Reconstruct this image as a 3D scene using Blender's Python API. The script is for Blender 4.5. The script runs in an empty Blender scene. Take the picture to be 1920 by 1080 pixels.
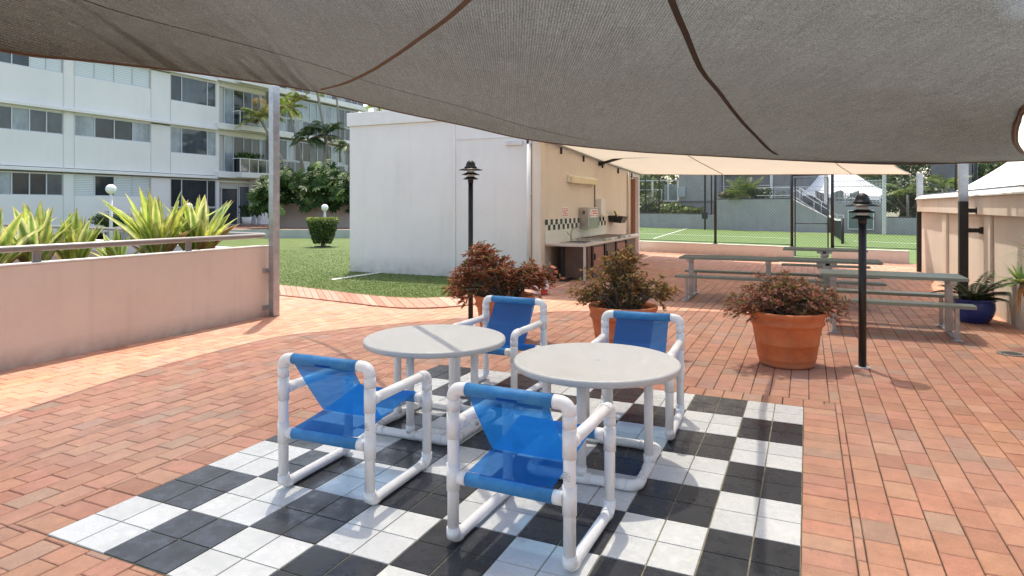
import bpy, math, random
from mathutils import Vector, Matrix
R = math.radians
random.seed(7)
sc = bpy.context.scene
COL = sc.collection

# ------------------------------------------------------------------ frame
# site axes: X runs along the paving joints to the right, Y runs away, Z up.
YAW = R(24.4)
CY, SY = math.cos(YAW), math.sin(YAW)
F, HZ, H = 1221.0, 385.6, 1.65
def at(px, D):
    """site point on the viewing column of photo x at depth D"""
    X = (px - 960) / F * D
    return (X * CY - D * SY, X * SY + D * CY)
def zof(py, D): return H - (py - HZ) * D / F
def G(px, py, z=0.0):
    D = (H - z) * F / (py - HZ)
    u, v = at(px, D)
    return (u, v, z)
def P3(px, py, D):
    u, v = at(px, D)
    return Vector((u, v, zof(py, D)))
def cam(X, D, z=0.0):
    return Vector((X * CY - D * SY, X * SY + D * CY, z))
def depth_on_u(px, u0):
    a = (px - 960) / F
    return u0 / (CY * a - SY)
def v_on_u(px, u0):
    a = (px - 960) / F
    t = u0 / (CY * a - SY)
    return t * (SY * a + CY)

# ------------------------------------------------------------------ mesh builder
base = {}
class MB:
    def __init__(s):
        s.v = []; s.f = []; s.mi = []; s.c = []; s.sm = []; s.cur = 0; s.smooth = False; s.col = (1, 1, 1)
    def vert(s, p, col=None):
        s.v.append((p[0], p[1], p[2])); s.c.append(col or s.col); return len(s.v) - 1
    def face(s, idx):
        s.f.append(tuple(idx)); s.mi.append(s.cur); s.sm.append(s.smooth)
    def poly(s, pts, cols=None):
        s.face([s.vert(p, cols[i] if cols else None) for i, p in enumerate(pts)])
    def box(s, x0, x1, y0, y1, z0, z1):
        i = [s.vert(p) for p in ((x0,y0,z0),(x1,y0,z0),(x1,y1,z0),(x0,y1,z0),(x0,y0,z1),(x1,y0,z1),(x1,y1,z1),(x0,y1,z1))]
        for q in ((0,3,2,1),(4,5,6,7),(0,1,5,4),(1,2,6,5),(2,3,7,6),(3,0,4,7)): s.face([i[k] for k in q])
    def obox(s, c, size, rot=0, M=None):
        hx, hy, hz = size[0]/2, size[1]/2, size[2]/2
        M = M or Matrix.Rotation(rot, 3, 'Z')
        c = Vector(c)
        i = [s.vert(c + M @ Vector(p)) for p in ((-hx,-hy,-hz),(hx,-hy,-hz),(hx,hy,-hz),(-hx,hy,-hz),(-hx,-hy,hz),(hx,-hy,hz),(hx,hy,hz),(-hx,hy,hz))]
        for q in ((0,3,2,1),(4,5,6,7),(0,1,5,4),(1,2,6,5),(2,3,7,6),(3,0,4,7)): s.face([i[k] for k in q])
    def beam(s, p0, p1, w, h):
        """rectangular bar from p0 to p1, w across, h up"""
        p0, p1 = Vector(p0), Vector(p1); d = (p1 - p0); L = d.length; d.normalize()
        up = Vector((0,0,1)) if abs(d.z) < .95 else Vector((0,1,0))
        sd = d.cross(up).normalized(); up = sd.cross(d)
        M = Matrix((sd, d, up)).transposed()
        s.obox((p0 + p1) / 2, (w, L, h), M=M)
    def prism(s, pts, z0, z1):
        n = len(pts)
        a = [s.vert((p[0], p[1], z0)) for p in pts]; b = [s.vert((p[0], p[1], z1)) for p in pts]
        s.face(a[::-1]); s.face(b)
        for k in range(n): s.face((a[k], a[(k+1) % n], b[(k+1) % n], b[k]))
    def tube(s, pts, r, n=12, cap=True, closed=False, rr=None):
        pts = [Vector(p) for p in pts]; m = len(pts); sm = s.smooth; s.smooth = True
        T = []
        for i in range(m):
            if closed: d = pts[(i+1) % m] - pts[i-1]
            elif i == 0: d = pts[1] - pts[0]
            elif i == m-1: d = pts[-1] - pts[-2]
            else: d = (pts[i+1]-pts[i]).normalized() + (pts[i]-pts[i-1]).normalized()
            T.append(d.normalized())
        up = Vector((0,0,1)) if abs(T[0].z) < .9 else Vector((1,0,0))
        nrm = (up - T[0]*up.dot(T[0])).normalized()
        rings = []
        for i in range(m):
            nrm = (nrm - T[i]*nrm.dot(T[i])).normalized(); b = T[i].cross(nrm)
            k = 1.0
            if not closed and 0 < i < m-1:
                cs = (pts[i+1]-pts[i]).normalized().dot(T[i]); k = 1/max(.6, cs)
            ri = (rr[i] if rr else r)
            rings.append([s.vert(pts[i] + (nrm*math.cos(2*math.pi*j/n) + b*math.sin(2*math.pi*j/n))*ri) for j in range(n)])
        for i in range(m if closed else m-1):
            A, B = rings[i], rings[(i+1) % m]
            for j in range(n): s.face((A[j], A[(j+1) % n], B[(j+1) % n], B[j]))
        s.smooth = False
        if cap and not closed:
            s.face(rings[0][::-1]); s.face(rings[-1])
        s.smooth = sm
    def lathe(s, c, prof, n=32, capb=True, capt=True):
        sm = s.smooth; s.smooth = True
        rings = [[s.vert((c[0]+r*math.cos(2*math.pi*j/n), c[1]+r*math.sin(2*math.pi*j/n), c[2]+z)) for j in range(n)] for r, z in prof]
        for A, B in zip(rings, rings[1:]):
            for j in range(n): s.face((A[j], A[(j+1) % n], B[(j+1) % n], B[j]))
        s.smooth = False
        if capb: s.face(rings[0][::-1])
        if capt: s.face(rings[-1])
        s.smooth = sm
    def build(s, name, mat, parent=None, org=None, bevel=0, kind=None, edge=None):
        me = bpy.data.meshes.new(name)
        off = base.get(parent, Vector((0,0,0))) if parent else Vector(org or (0,0,0))
        me.from_pydata([(x-off[0], y-off[1], z-off[2]) for x, y, z in s.v], [], s.f)
        for m in (mat if isinstance(mat, (list, tuple)) else [mat]): me.materials.append(m)
        me.polygons.foreach_set('material_index', s.mi)
        me.polygons.foreach_set('use_smooth', s.sm)
        if any(c != (1,1,1) for c in s.c):
            ca = me.color_attributes.new('Col', 'FLOAT_COLOR', 'POINT')
            flat = []
            for c in s.c: flat += [c[0], c[1], c[2], 1.0]
            ca.data.foreach_set('color', flat)
        me.update()
        o = bpy.data.objects.new(name, me); COL.objects.link(o)
        if parent:
            o.parent = parent; base[o] = off
        else:
            o.location = off; base[o] = off
        if bevel:
            b = o.modifiers.new('bev', 'BEVEL'); b.width = bevel; b.segments = 2; b.limit_method = 'ANGLE'; b.angle_limit = R(40)
        if kind: o['kind'] = kind
        return o
def tag(o, label=None, cat=None, group=None, kind=None):
    if label: o['label'] = label
    if cat: o['category'] = cat
    if group: o['group'] = group
    if kind: o['kind'] = kind
    return o
def thing(name, label, cat, loc=(0,0,0), group=None):
    o = bpy.data.objects.new(name, None); COL.objects.link(o)
    o.empty_display_size = .1; o.location = loc; base[o] = Vector(loc)
    return tag(o, label, cat, group)
def copy_tree(o, parent=None):
    c = o.copy(); COL.objects.link(c); c.parent = parent
    for ch in list(o.children): copy_tree(ch, c)
    return c

# ------------------------------------------------------------------ materials
def newmat(name):
    m = bpy.data.materials.new(name); m.use_nodes = True
    nt = m.node_tree; nt.nodes.clear()
    out = nt.nodes.new('ShaderNodeOutputMaterial')
    return m, nt, out
def N(nt, t, **kw):
    n = nt.nodes.new(t)
    for k, v in kw.items():
        if k in n.inputs: n.inputs[k].default_value = v
        else: setattr(n, k, v)
    return n
def rgb(c): return (c[0], c[1], c[2], 1)
def coords(nt, scale=(1,1,1)):
    tc = N(nt, 'ShaderNodeTexCoord'); mp = N(nt, 'ShaderNodeMapping'); mp.inputs['Scale'].default_value = scale
    nt.links.new(tc.outputs['Object'], mp.inputs['Vector']); return mp.outputs['Vector']
def noise(nt, vec, scale, detail=4, rough=.6, lo=.35, hi=.65):
    n = N(nt, 'ShaderNodeTexNoise', Scale=scale, Detail=detail, Roughness=rough); nt.links.new(vec, n.inputs['Vector'])
    r = N(nt, 'ShaderNodeMapRange'); r.inputs['From Min'].default_value = lo; r.inputs['From Max'].default_value = hi
    nt.links.new(n.outputs['Fac'], r.inputs['Value']); return r.outputs['Result']
def mixc(nt, fac, a, b, bt='MIX'):
    m = N(nt, 'ShaderNodeMix', data_type='RGBA', blend_type=bt)
    for sock, val in ((m.inputs[0], fac), (m.inputs[6], a), (m.inputs[7], b)):
        if isinstance(val, (int, float)): sock.default_value = val
        elif isinstance(val, tuple): sock.default_value = val
        else: nt.links.new(val, sock)
    return m.outputs[2]
def bump(nt, h, strength=.3, dist=.01):
    b = N(nt, 'ShaderNodeBump', Strength=strength, Distance=dist); nt.links.new(h, b.inputs['Height']); return b.outputs['Normal']
def M_(name, c, rough=.6, c2=None, sc1=3., bmp=0., bsc=60., metal=0., attr=False, streak=None, spec=.5, dist=.004, fine=0., coat=0, foot=None, fh=.3, drips=None):
    m, nt, out = newmat(name)
    p = N(nt, 'ShaderNodeBsdfPrincipled', Roughness=rough, Metallic=metal)
    p.inputs['Specular IOR Level'].default_value = spec
    p.inputs['Coat Weight'].default_value = coat
    col = rgb(c)
    v = coords(nt)
    if c2: col = mixc(nt, noise(nt, v, sc1, 6, .65), rgb(c), rgb(c2))
    if streak:
        vs = coords(nt, (1, 1, .08)); f = noise(nt, vs, 3, 5, .6, .5, .95)
        f2 = noise(nt, v, .8, 3, .5, .4, .7)
        mm = N(nt, 'ShaderNodeMath', operation='MULTIPLY'); nt.links.new(f, mm.inputs[0]); nt.links.new(f2, mm.inputs[1])
        col = mixc(nt, mm.outputs[0], col, rgb(streak))
    if foot:
        sp = N(nt, 'ShaderNodeSeparateXYZ'); nt.links.new(v, sp.inputs[0])
        mr = N(nt, 'ShaderNodeMapRange'); mr.inputs['From Min'].default_value = 0; mr.inputs['From Max'].default_value = fh; mr.inputs['To Min'].default_value = 1; mr.inputs['To Max'].default_value = 0
        nt.links.new(sp.outputs[2], mr.inputs['Value'])
        ml = N(nt, 'ShaderNodeMath', operation='MULTIPLY'); nt.links.new(mr.outputs[0], ml.inputs[0]); nt.links.new(noise(nt, v, 4.5, 6, .7, .25, .7), ml.inputs[1])
        col = mixc(nt, ml.outputs[0], col, rgb(foot))
    if drips:
        vd = coords(nt, (1, 1, .05)); col = mixc(nt, noise(nt, vd, 5, 4, .6, .56, .80), col, mixc(nt, .16, col, rgb(drips)))
        vc = noise(nt, coords(nt, (.6,.6,1.2)), 1.9, 8, .8, .498, .502)
        dd = N(nt, 'ShaderNodeMath', operation='MULTIPLY_ADD'); dd.inputs[1].default_value = -2; dd.inputs[2].default_value = 1; nt.links.new(vc, dd.inputs[0])
        ab = N(nt, 'ShaderNodeMath', operation='ABSOLUTE'); nt.links.new(dd.outputs[0], ab.inputs[0])
        iv = N(nt, 'ShaderNodeMath', operation='SUBTRACT'); iv.inputs[0].default_value = 1; nt.links.new(ab.outputs[0], iv.inputs[1])
        col = mixc(nt, iv.outputs[0], col, mixc(nt, .35, col, rgb(drips)))
    if fine:
        col = mixc(nt, fine, col, mixc(nt, noise(nt, v, 140, 3, .7, .3, .7), (.5,.5,.5,1), (1.5,1.5,1.5,1)), 'MULTIPLY')
    if attr:
        a = N(nt, 'ShaderNodeAttribute', attribute_name='Col')
        col = mixc(nt, 1.0, col, a.outputs['Color'], 'MULTIPLY')
    if isinstance(col, tuple): p.inputs['Base Color'].default_value = col
    else: nt.links.new(col, p.inputs['Base Color'])
    if bmp: nt.links.new(bump(nt, noise(nt, v, bsc, 5, .6), bmp, dist), p.inputs['Normal'])
    nt.links.new(p.outputs[0], out.inputs[0])
    return m
def leafmat(name, c=(1,1,1), rough=.45, trans=.35, spec=.4):
    m, nt, out = newmat(name)
    a = N(nt, 'ShaderNodeAttribute', attribute_name='Col')
    v = coords(nt)
    col = mixc(nt, 1.0, a.outputs['Color'], mixc(nt, noise(nt, v, 9, 3, .6), rgb([x*.75 for x in c]), rgb([x*1.2 for x in c])), 'MULTIPLY')
    p = N(nt, 'ShaderNodeBsdfPrincipled', Roughness=rough); p.inputs['Specular IOR Level'].default_value = spec
    t = N(nt, 'ShaderNodeBsdfTranslucent'); mx = N(nt, 'ShaderNodeMixShader', Fac=trans)
    nt.links.new(col, p.inputs['Base Color']); nt.links.new(col, t.inputs['Color'])
    nt.links.new(p.outputs[0], mx.inputs[1]); nt.links.new(t.outputs[0], mx.inputs[2]); nt.links.new(mx.outputs[0], out.inputs[0])
    return m
def clothmat(name, c, c2, trans, holes, wscale, hole_noise=False, nscale=90, wamp=.35, tint=(1,1,1), lay=0):
    """woven cloth: diffuse and translucent threads, small open gaps"""
    m, nt, out = newmat(name); v = coords(nt)
    w1 = N(nt, 'ShaderNodeTexWave', Scale=wscale, Distortion=1.2); w1.bands_direction = 'X'
    w2 = N(nt, 'ShaderNodeTexWave', Scale=wscale*.9, Distortion=1.0); w2.bands_direction = 'Y'
    nt.links.new(v, w1.inputs['Vector']); nt.links.new(v, w2.inputs['Vector'])
    ad = N(nt, 'ShaderNodeMath', operation='MULTIPLY'); nt.links.new(w1.outputs['Fac'], ad.inputs[0]); nt.links.new(w2.outputs['Fac'], ad.inputs[1])
    n1 = noise(nt, v, nscale, 3, .7, .3, .7)
    n2 = noise(nt, v, 1.3, 4, .6, .35, .65)
    col = mixc(nt, n2, rgb(c), rgb(c2))
    col = mixc(nt, wamp, col, mixc(nt, n1, (.35,.35,.35,1), (1.75,1.75,1.75,1)), 'MULTIPLY')
    if lay:
        tc = N(nt, 'ShaderNodeTexCoord'); mp = N(nt, 'ShaderNodeMapping'); mp.inputs['Rotation'].default_value = (0,0,-YAW); nt.links.new(tc.outputs['Object'], mp.inputs['Vector'])
        mp2 = N(nt, 'ShaderNodeMapping'); mp2.inputs['Scale'].default_value = (1,.07,.5); nt.links.new(mp.outputs[0], mp2.inputs['Vector'])
        mp3 = N(nt, 'ShaderNodeMapping'); mp3.inputs['Scale'].default_value = (.12,1,.5); nt.links.new(mp.outputs[0], mp3.inputs['Vector'])
        col = mixc(nt, lay, col, mixc(nt, noise(nt, mp2.outputs[0], 26, 3, .7, .3, .7), (.55,.55,.55,1), (1.45,1.45,1.45,1)), 'MULTIPLY')
        col = mixc(nt, lay*.7, col, mixc(nt, noise(nt, mp3.outputs[0], 22, 3, .7, .3, .7), (.6,.6,.6,1), (1.4,1.4,1.4,1)), 'MULTIPLY')
        kn = N(nt, 'ShaderNodeTexWave', Scale=13.0, Distortion=1.5); kn.inputs['Detail'].default_value = 2; kn.inputs['Detail Scale'].default_value = .6
        kn.bands_direction = 'X'; nt.links.new(mp.outputs[0], kn.inputs['Vector'])
        kn2 = N(nt, 'ShaderNodeTexWave', Scale=9.0, Distortion=1.5); kn2.bands_direction = 'Y'; nt.links.new(mp.outputs[0], kn2.inputs['Vector'])
        col = mixc(nt, .6, col, mixc(nt, kn.outputs['Fac'], (.55,.55,.55,1), (1.45,1.45,1.45,1)), 'MULTIPLY')
        col = mixc(nt, .4, col, mixc(nt, kn2.outputs['Fac'], (.55,.55,.55,1), (1.45,1.45,1.45,1)), 'MULTIPLY')
    d = N(nt, 'ShaderNodeBsdfPrincipled', Roughness=.75); d.inputs['Specular IOR Level'].default_value = .25
    t = N(nt, 'ShaderNodeBsdfTranslucent'); nt.links.new(col, t.inputs['Color']); nt.links.new(col, d.inputs['Base Color'])
    nt.links.new(bump(nt, n1, .3, .004), d.inputs['Normal'])
    mx = N(nt, 'ShaderNodeMixShader', Fac=trans); nt.links.new(d.outputs[0], mx.inputs[1]); nt.links.new(t.outputs[0], mx.inputs[2])
    tr = N(nt, 'ShaderNodeBsdfTransparent', Color=rgb(tint))
    mx2 = N(nt, 'ShaderNodeMixShader', Fac=holes); nt.links.new(mx.outputs[0], mx2.inputs[1]); nt.links.new(tr.outputs[0], mx2.inputs[2])
    if hole_noise:
        f = noise(nt, v, nscale*.8, 2, .5, .52, .70)
        ml = N(nt, 'ShaderNodeMath', operation='MULTIPLY_ADD'); ml.inputs[1].default_value = holes*.8; ml.inputs[2].default_value = holes*.85
        nt.links.new(f, ml.inputs[0]); nt.links.new(ml.outputs[0], mx2.inputs[0])
    nt.links.new(mx2.outputs[0], out.inputs[0])
    return m

mat = dict(
 pvc=M_('white_pvc', (.86,.86,.86), .32, (.84,.84,.84), 3, .03, 25),
 resin=M_('table_resin', (.56,.56,.55), .45, (.52,.52,.505), 3, .15, 180, fine=.12),
 pink=M_('pink_render', (.74,.645,.575), .85, (.71,.61,.54), 1.5, .4, 70, streak=(.58,.47,.41), dist=.003, foot=(.50,.36,.29), fh=.22, drips=(.5,.39,.33)),
 coping=M_('coping', (.72,.70,.68), .8, (.6,.58,.56), 4, .3, 80),
 beige=M_('beige_render', (.73,.64,.55), .85, (.69,.60,.515), 1.2, .4, 60, streak=(.50,.40,.31), foot=(.42,.33,.26), fh=.4, drips=(.42,.32,.24)),
 tan=M_('tan_render', (.74,.68,.59), .85, (.70,.64,.55), 1.2, .4, 60, streak=(.56,.46,.36)),
 white_render=M_('white_render', (.78,.765,.73), .85, (.73,.715,.68), .9, .45, 50, streak=(.62,.60,.55), foot=(.42,.42,.38), fh=.45, drips=(.5,.48,.43)),
 trim=M_('white_trim', (.78,.77,.74), .7, (.72,.71,.68), 3, .1),
 apt=M_('apartment_render', (.74,.72,.70), .85, (.68,.665,.65), .35, .2, 8, streak=(.60,.59,.57)),
 alu=M_('window_frame', (.55,.56,.58), .4),
 soffit=M_('soffit', (.55,.53,.50), .9),
 grey_wall=M_('grey_block', (.40,.385,.385), .9, (.35,.34,.34), 1.5, .4, 20, streak=(.22,.215,.22)),
 grey_dark=M_('dark_grey_render', (.17,.175,.18), .9, (.13,.135,.14), 1.5, .3, 20),
 black=M_('black_paint', (.012,.012,.013), .42, (.02,.02,.02), 8, .1, 30),
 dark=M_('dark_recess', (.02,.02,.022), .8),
 galv=M_('galvanised', (.50,.51,.53), .45, (.36,.37,.39), 9, .2, 40, metal=.75),
 bench=M_('bench_aluminium', (.24,.285,.25), .36, (.215,.25,.222), 3, .15, 40, metal=.25),
 rail=M_('grey_rail', (.27,.25,.24), .35, (.23,.21,.20), 5, .05),
 terra=M_('terracotta', (.70,.215,.075), .6, (.52,.14,.05), 4, .3, 50, streak=(.46,.22,.14), fine=.1, foot=(.60,.34,.24), fh=.10, drips=(.72,.42,.28)),
 bluepot=M_('blue_glaze', (.012,.03,.22), .12, (.02,.06,.30), 5, .05, 20, coat=.5),
 soil=M_('soil', (.05,.035,.025), .95, (.09,.06,.04), 30, .8, 60, dist=.02),
 bark=M_('bark', (.20,.16,.12), .95, (.12,.095,.07), 10, .6, 30),
 palmbark=M_('palm_bark', (.36,.33,.29), .9, (.24,.21,.18), 8, .5, 20),
 bed=M_('joint_sand', (.10,.075,.055), .95, (.06,.045,.035), 20, .6, 120),
 steel=M_('stainless', (.55,.54,.52), .28, (.42,.41,.40), 8, .1, 60, metal=.9),
 cabinet=M_('cabinet_panel', (.10,.055,.045), .45, (.14,.08,.06), 4),
 stone=M_('bench_stone', (.66,.60,.55), .35, (.55,.49,.45), 60, .05),
 diffuser=M_('lamp_diffuser', (.80,.74,.52), .4, (.7,.6,.38), 6),
 opal=M_('opal_glass', (.82,.82,.80), .25),
 yellow=M_('yellow_plastic', (.75,.58,.12), .5),
 red=M_('red_print', (.65,.08,.08), .6),
 ink=M_('grey_print', (.12,.12,.13), .6),
 paper=M_('white_plastic_sign', (.80,.78,.77), .5),
 tent=M_('white_marquee', (.80,.80,.81), .6, (.76,.76,.78), .6),
 wicker=M_('dark_wicker', (.02,.02,.022), .6, (.05,.05,.05), 40),
 hedge_core=M_('hedge_core', (.018,.03,.012), .95),
 court=M_('court_turf', (.095,.165,.035), .9, (.078,.135,.028), 1.2, .4, 150, fine=.2),
 court_line=M_('court_line', (.75,.75,.72), .8),
 ground=M_('far_ground', (.14,.16,.09), .95, (.20,.18,.13), .5),
 hem=M_('sail_hem', (.13,.088,.062), .85, (.10,.068,.048), 20, .3, 90),
 hemdark=M_('sail_seam', (.035,.028,.024), .85),
 leaf=leafmat('leaf'), blade=leafmat('variegated_leaf', (1,1,1), .35, .3), glossleaf=leafmat('glossy_leaf', (.75,.75,.75), .5, .25, .2),
 redleaf=leafmat('red_leaf', (1.25,1.3,1.25), .5, .42),
)
mat['sling'] = clothmat('blue_sling', (.004,.19,.62), (.004,.17,.56), .5, .30, 260, nscale=220, wamp=.15, tint=(.26,.62,1))
mat['slingroll'] = M_('blue_sling_roll', (.012,.19,.50), .55, (.04,.25,.52), 20, .3, 160, fine=.15)
mat['sail'] = clothmat('shade_cloth', (.134,.136,.128), (.126,.126,.117), .5, .56, 150, True, 70, 1.0, lay=.3)
mat['lightfin'] = clothmat('light_fin_cloth', (.19,.192,.18), (.18,.18,.167), .35, .0, 60, False, 75, 1.0, lay=.3)
mat['awning'] = clothmat('cream_awning', (.61,.54,.44), (.58,.51,.415), .36, .0, 40, wamp=.05)

def brickmat():
    m, nt, out = newmat('clay_paver')
    a = N(nt, 'ShaderNodeAttribute', attribute_name='Col'); v = coords(nt)
    n1 = noise(nt, v, 6, 6, .7, .3, .7); n2 = noise(nt, v, 90, 4, .75, .35, .7); n3 = noise(nt, v, .55, 4, .6, .4, .65)
    col = mixc(nt, .45, a.outputs['Color'], mixc(nt, n1, (.62,.58,.56,1), (1.35,1.35,1.32,1)), 'MULTIPLY')
    col = mixc(nt, .30, col, mixc(nt, n2, (.5,.47,.45,1), (1.35,1.3,1.3,1)), 'MULTIPLY')
    col = mixc(nt, n3, col, mixc(nt, .25, col, (.40,.33,.28,1)))
    spots = noise(nt, v, 38, 2, .5, .70, .76)
    col = mixc(nt, spots, col, mixc(nt, .5, col, (.10,.06,.05,1)))
    p = N(nt, 'ShaderNodeBsdfPrincipled', Roughness=.72); p.inputs['Specular IOR Level'].default_value = .35
    nt.links.new(col, p.inputs['Base Color']); nt.links.new(bump(nt, n2, .35, .003), p.inputs['Normal'])
    nt.links.new(p.outputs[0], out.inputs[0]); return m
mat['brick'] = brickmat()
def tilemat(name, c, c2, dirt):
    m, nt, out = newmat(name); v = coords(nt)
    a = N(nt, 'ShaderNodeAttribute', attribute_name='Col')
    col = mixc(nt, noise(nt, v, 4, 6, .7), rgb(c), rgb(c2))
    col = mixc(nt, noise(nt, v, 1.7, 8, .75, .62, 1.0), col, rgb(dirt))
    # long thin scuffs
    vs = coords(nt, (9, 1.2, 1)); col = mixc(nt, noise(nt, vs, 3, 6, .8, .76, .84), col, mixc(nt, .5, col, rgb(dirt)))
    col = mixc(nt, .5, col, mixc(nt, noise(nt, v, 160, 2, .6), (.93,.93,.93,1), (1.05,1.05,1.05,1)), 'MULTIPLY')
    col = mixc(nt, 1.0, col, a.outputs['Color'], 'MULTIPLY')
    p = N(nt, 'ShaderNodeBsdfPrincipled', Roughness=.3); p.inputs['Specular IOR Level'].default_value = .38
    rr = N(nt, 'ShaderNodeMapRange'); rr.inputs['To Min'].default_value = .2; rr.inputs['To Max'].default_value = .42
    nt.links.new(noise(nt, v, 8, 5, .7), rr.inputs['Value']); nt.links.new(rr.outputs[0], p.inputs['Roughness'])
    nt.links.new(col, p.inputs['Base Color']); nt.links.new(bump(nt, noise(nt, v, 30, 4, .6), .03, .002), p.inputs['Normal'])
    nt.links.new(p.outputs[0], out.inputs[0]); return m
mat['tile_white'] = tilemat('white_tile', (.66,.67,.66), (.58,.60,.60), (.45,.45,.43))
mat['tile_dark'] = tilemat('charcoal_tile', (.040,.043,.050), (.033,.036,.042), (.075,.072,.07))
def glassmat(name, c, rough=.06):
    m, nt, out = newmat(name); v = coords(nt)
    p = N(nt, 'ShaderNodeBsdfPrincipled', Roughness=rough); p.inputs['Specular IOR Level'].default_value = .5
    col = mixc(nt, noise(nt, coords(nt, (1,1,.5)), 1.1, 5, .7, .35, .65), rgb(c), rgb([x*1.9 for x in c]))
    nt.links.new(col, p.inputs['Base Color'])
    nt.links.new(bump(nt, noise(nt, v, .8, 2, .5), .05, .05), p.inputs['Normal'])
    nt.links.new(p.outputs[0], out.inputs[0]); return m
mat['glass'] = glassmat('dark_window', (.022,.025,.03))
mat['glass2'] = glassmat('mid_window', (.05,.058,.068))
mat['curtain'] = glassmat('curtained_window', (.19,.215,.235), .1)
def shutter():
    m, nt, out = newmat('louvre_shutter')
    w = N(nt, 'ShaderNodeTexWave', Scale=3.6, Distortion=0); w.bands_direction = 'Z'; nt.links.new(coords(nt), w.inputs['Vector'])
    col = mixc(nt, w.outputs['Fac'], (.42,.46,.47,1), (.68,.72,.72,1))
    p = N(nt, 'ShaderNodeBsdfPrincipled', Roughness=.15); nt.links.new(col, p.inputs['Base Color']); nt.links.new(p.outputs[0], out.inputs[0]); return m
mat['shutter'] = shutter()
def clearglass(name, tint, a):
    m, nt, out = newmat(name)
    g = N(nt, 'ShaderNodeBsdfGlossy', Roughness=.05); t = N(nt, 'ShaderNodeBsdfTransparent', Color=rgb(tint)); mx = N(nt, 'ShaderNodeMixShader', Fac=a)
    nt.links.new(t.outputs[0], mx.inputs[1]); nt.links.new(g.outputs[0], mx.inputs[2]); nt.links.new(mx.outputs[0], out.inputs[0]); return m
mat['balglass'] = clearglass('balcony_glass', (.42,.52,.50), .12)
def lawnmat():
    m, nt, out = newmat('lawn_grass'); v = coords(nt)
    col = mixc(nt, noise(nt, v, 1.1, 6, .65), (.105,.17,.035,1), (.15,.215,.058,1))
    col = mixc(nt, .6, col, mixc(nt, noise(nt, v, 60, 4, .75, .3, .7), (.65,.65,.6,1), (1.3,1.3,1.2,1)), 'MULTIPLY')
    p = N(nt, 'ShaderNodeBsdfPrincipled', Roughness=.8); nt.links.new(col, p.inputs['Base Color'])
    nt.links.new(bump(nt, noise(nt, v, 90, 4, .7), .8, .03), p.inputs['Normal']); nt.links.new(p.outputs[0], out.inputs[0]); return m
mat['lawn'] = lawnmat()

# ------------------------------------------------------------------ camera, light, sky
cd = bpy.data.cameras.new('camera'); co = bpy.data.objects.new('camera', cd); COL.objects.link(co)
co.location = (0, 0, H); co.rotation_euler = (R(90), 0, YAW)
cd.sensor_width = 36; cd.lens = 36 * F / 1920; cd.shift_y = -(540 - HZ) / 1920; cd.clip_end = 3000; cd.clip_start = .05
sc.camera = co
EL = 68
sd = Vector((-.527, .848, 0)).normalized() * math.cos(R(EL)); sd.z = math.sin(R(EL))
w = bpy.data.worlds.new('World'); sc.world = w; w.use_nodes = True; nt = w.node_tree; nt.nodes.clear()
sky = nt.nodes.new('ShaderNodeTexSky'); sky.sky_type = 'NISHITA'; sky.sun_disc = False
sky.sun_elevation = R(EL); sky.sun_rotation = math.atan2(sd.x, sd.y) % (2*math.pi); sky.dust_density = 2.5; sky.air_density = 1.0; sky.ozone_density = 1.0
bg = nt.nodes.new('ShaderNodeBackground'); bg.inputs[1].default_value = .15; wo = nt.nodes.new('ShaderNodeOutputWorld')
nt.links.new(sky.outputs[0], bg.inputs[0]); nt.links.new(bg.outputs[0], wo.inputs[0])
sl = bpy.data.lights.new('sun', 'SUN'); sl.energy = 2.0; sl.angle = R(.5); sl.color = (1, .965, .91)
so = bpy.data.objects.new('sun', sl); COL.objects.link(so); so.rotation_euler = (-sd).to_track_quat('-Z', 'Y').to_euler(); so.location = (0, 0, 30)
sc.view_settings.view_transform = 'Standard'; sc.view_settings.look = 'None'; sc.view_settings.exposure = 1.53; sc.view_settings.use_white_balance = True; sc.view_settings.white_balance_temperature = 7350; sc.view_settings.white_balance_tint = 8; sc.view_settings.gamma = 1
sc.cycles.max_bounces = 10; sc.cycles.transparent_max_bounces = 24; sc.cycles.diffuse_bounces = 5
sc.cycles.use_denoising = True

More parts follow.
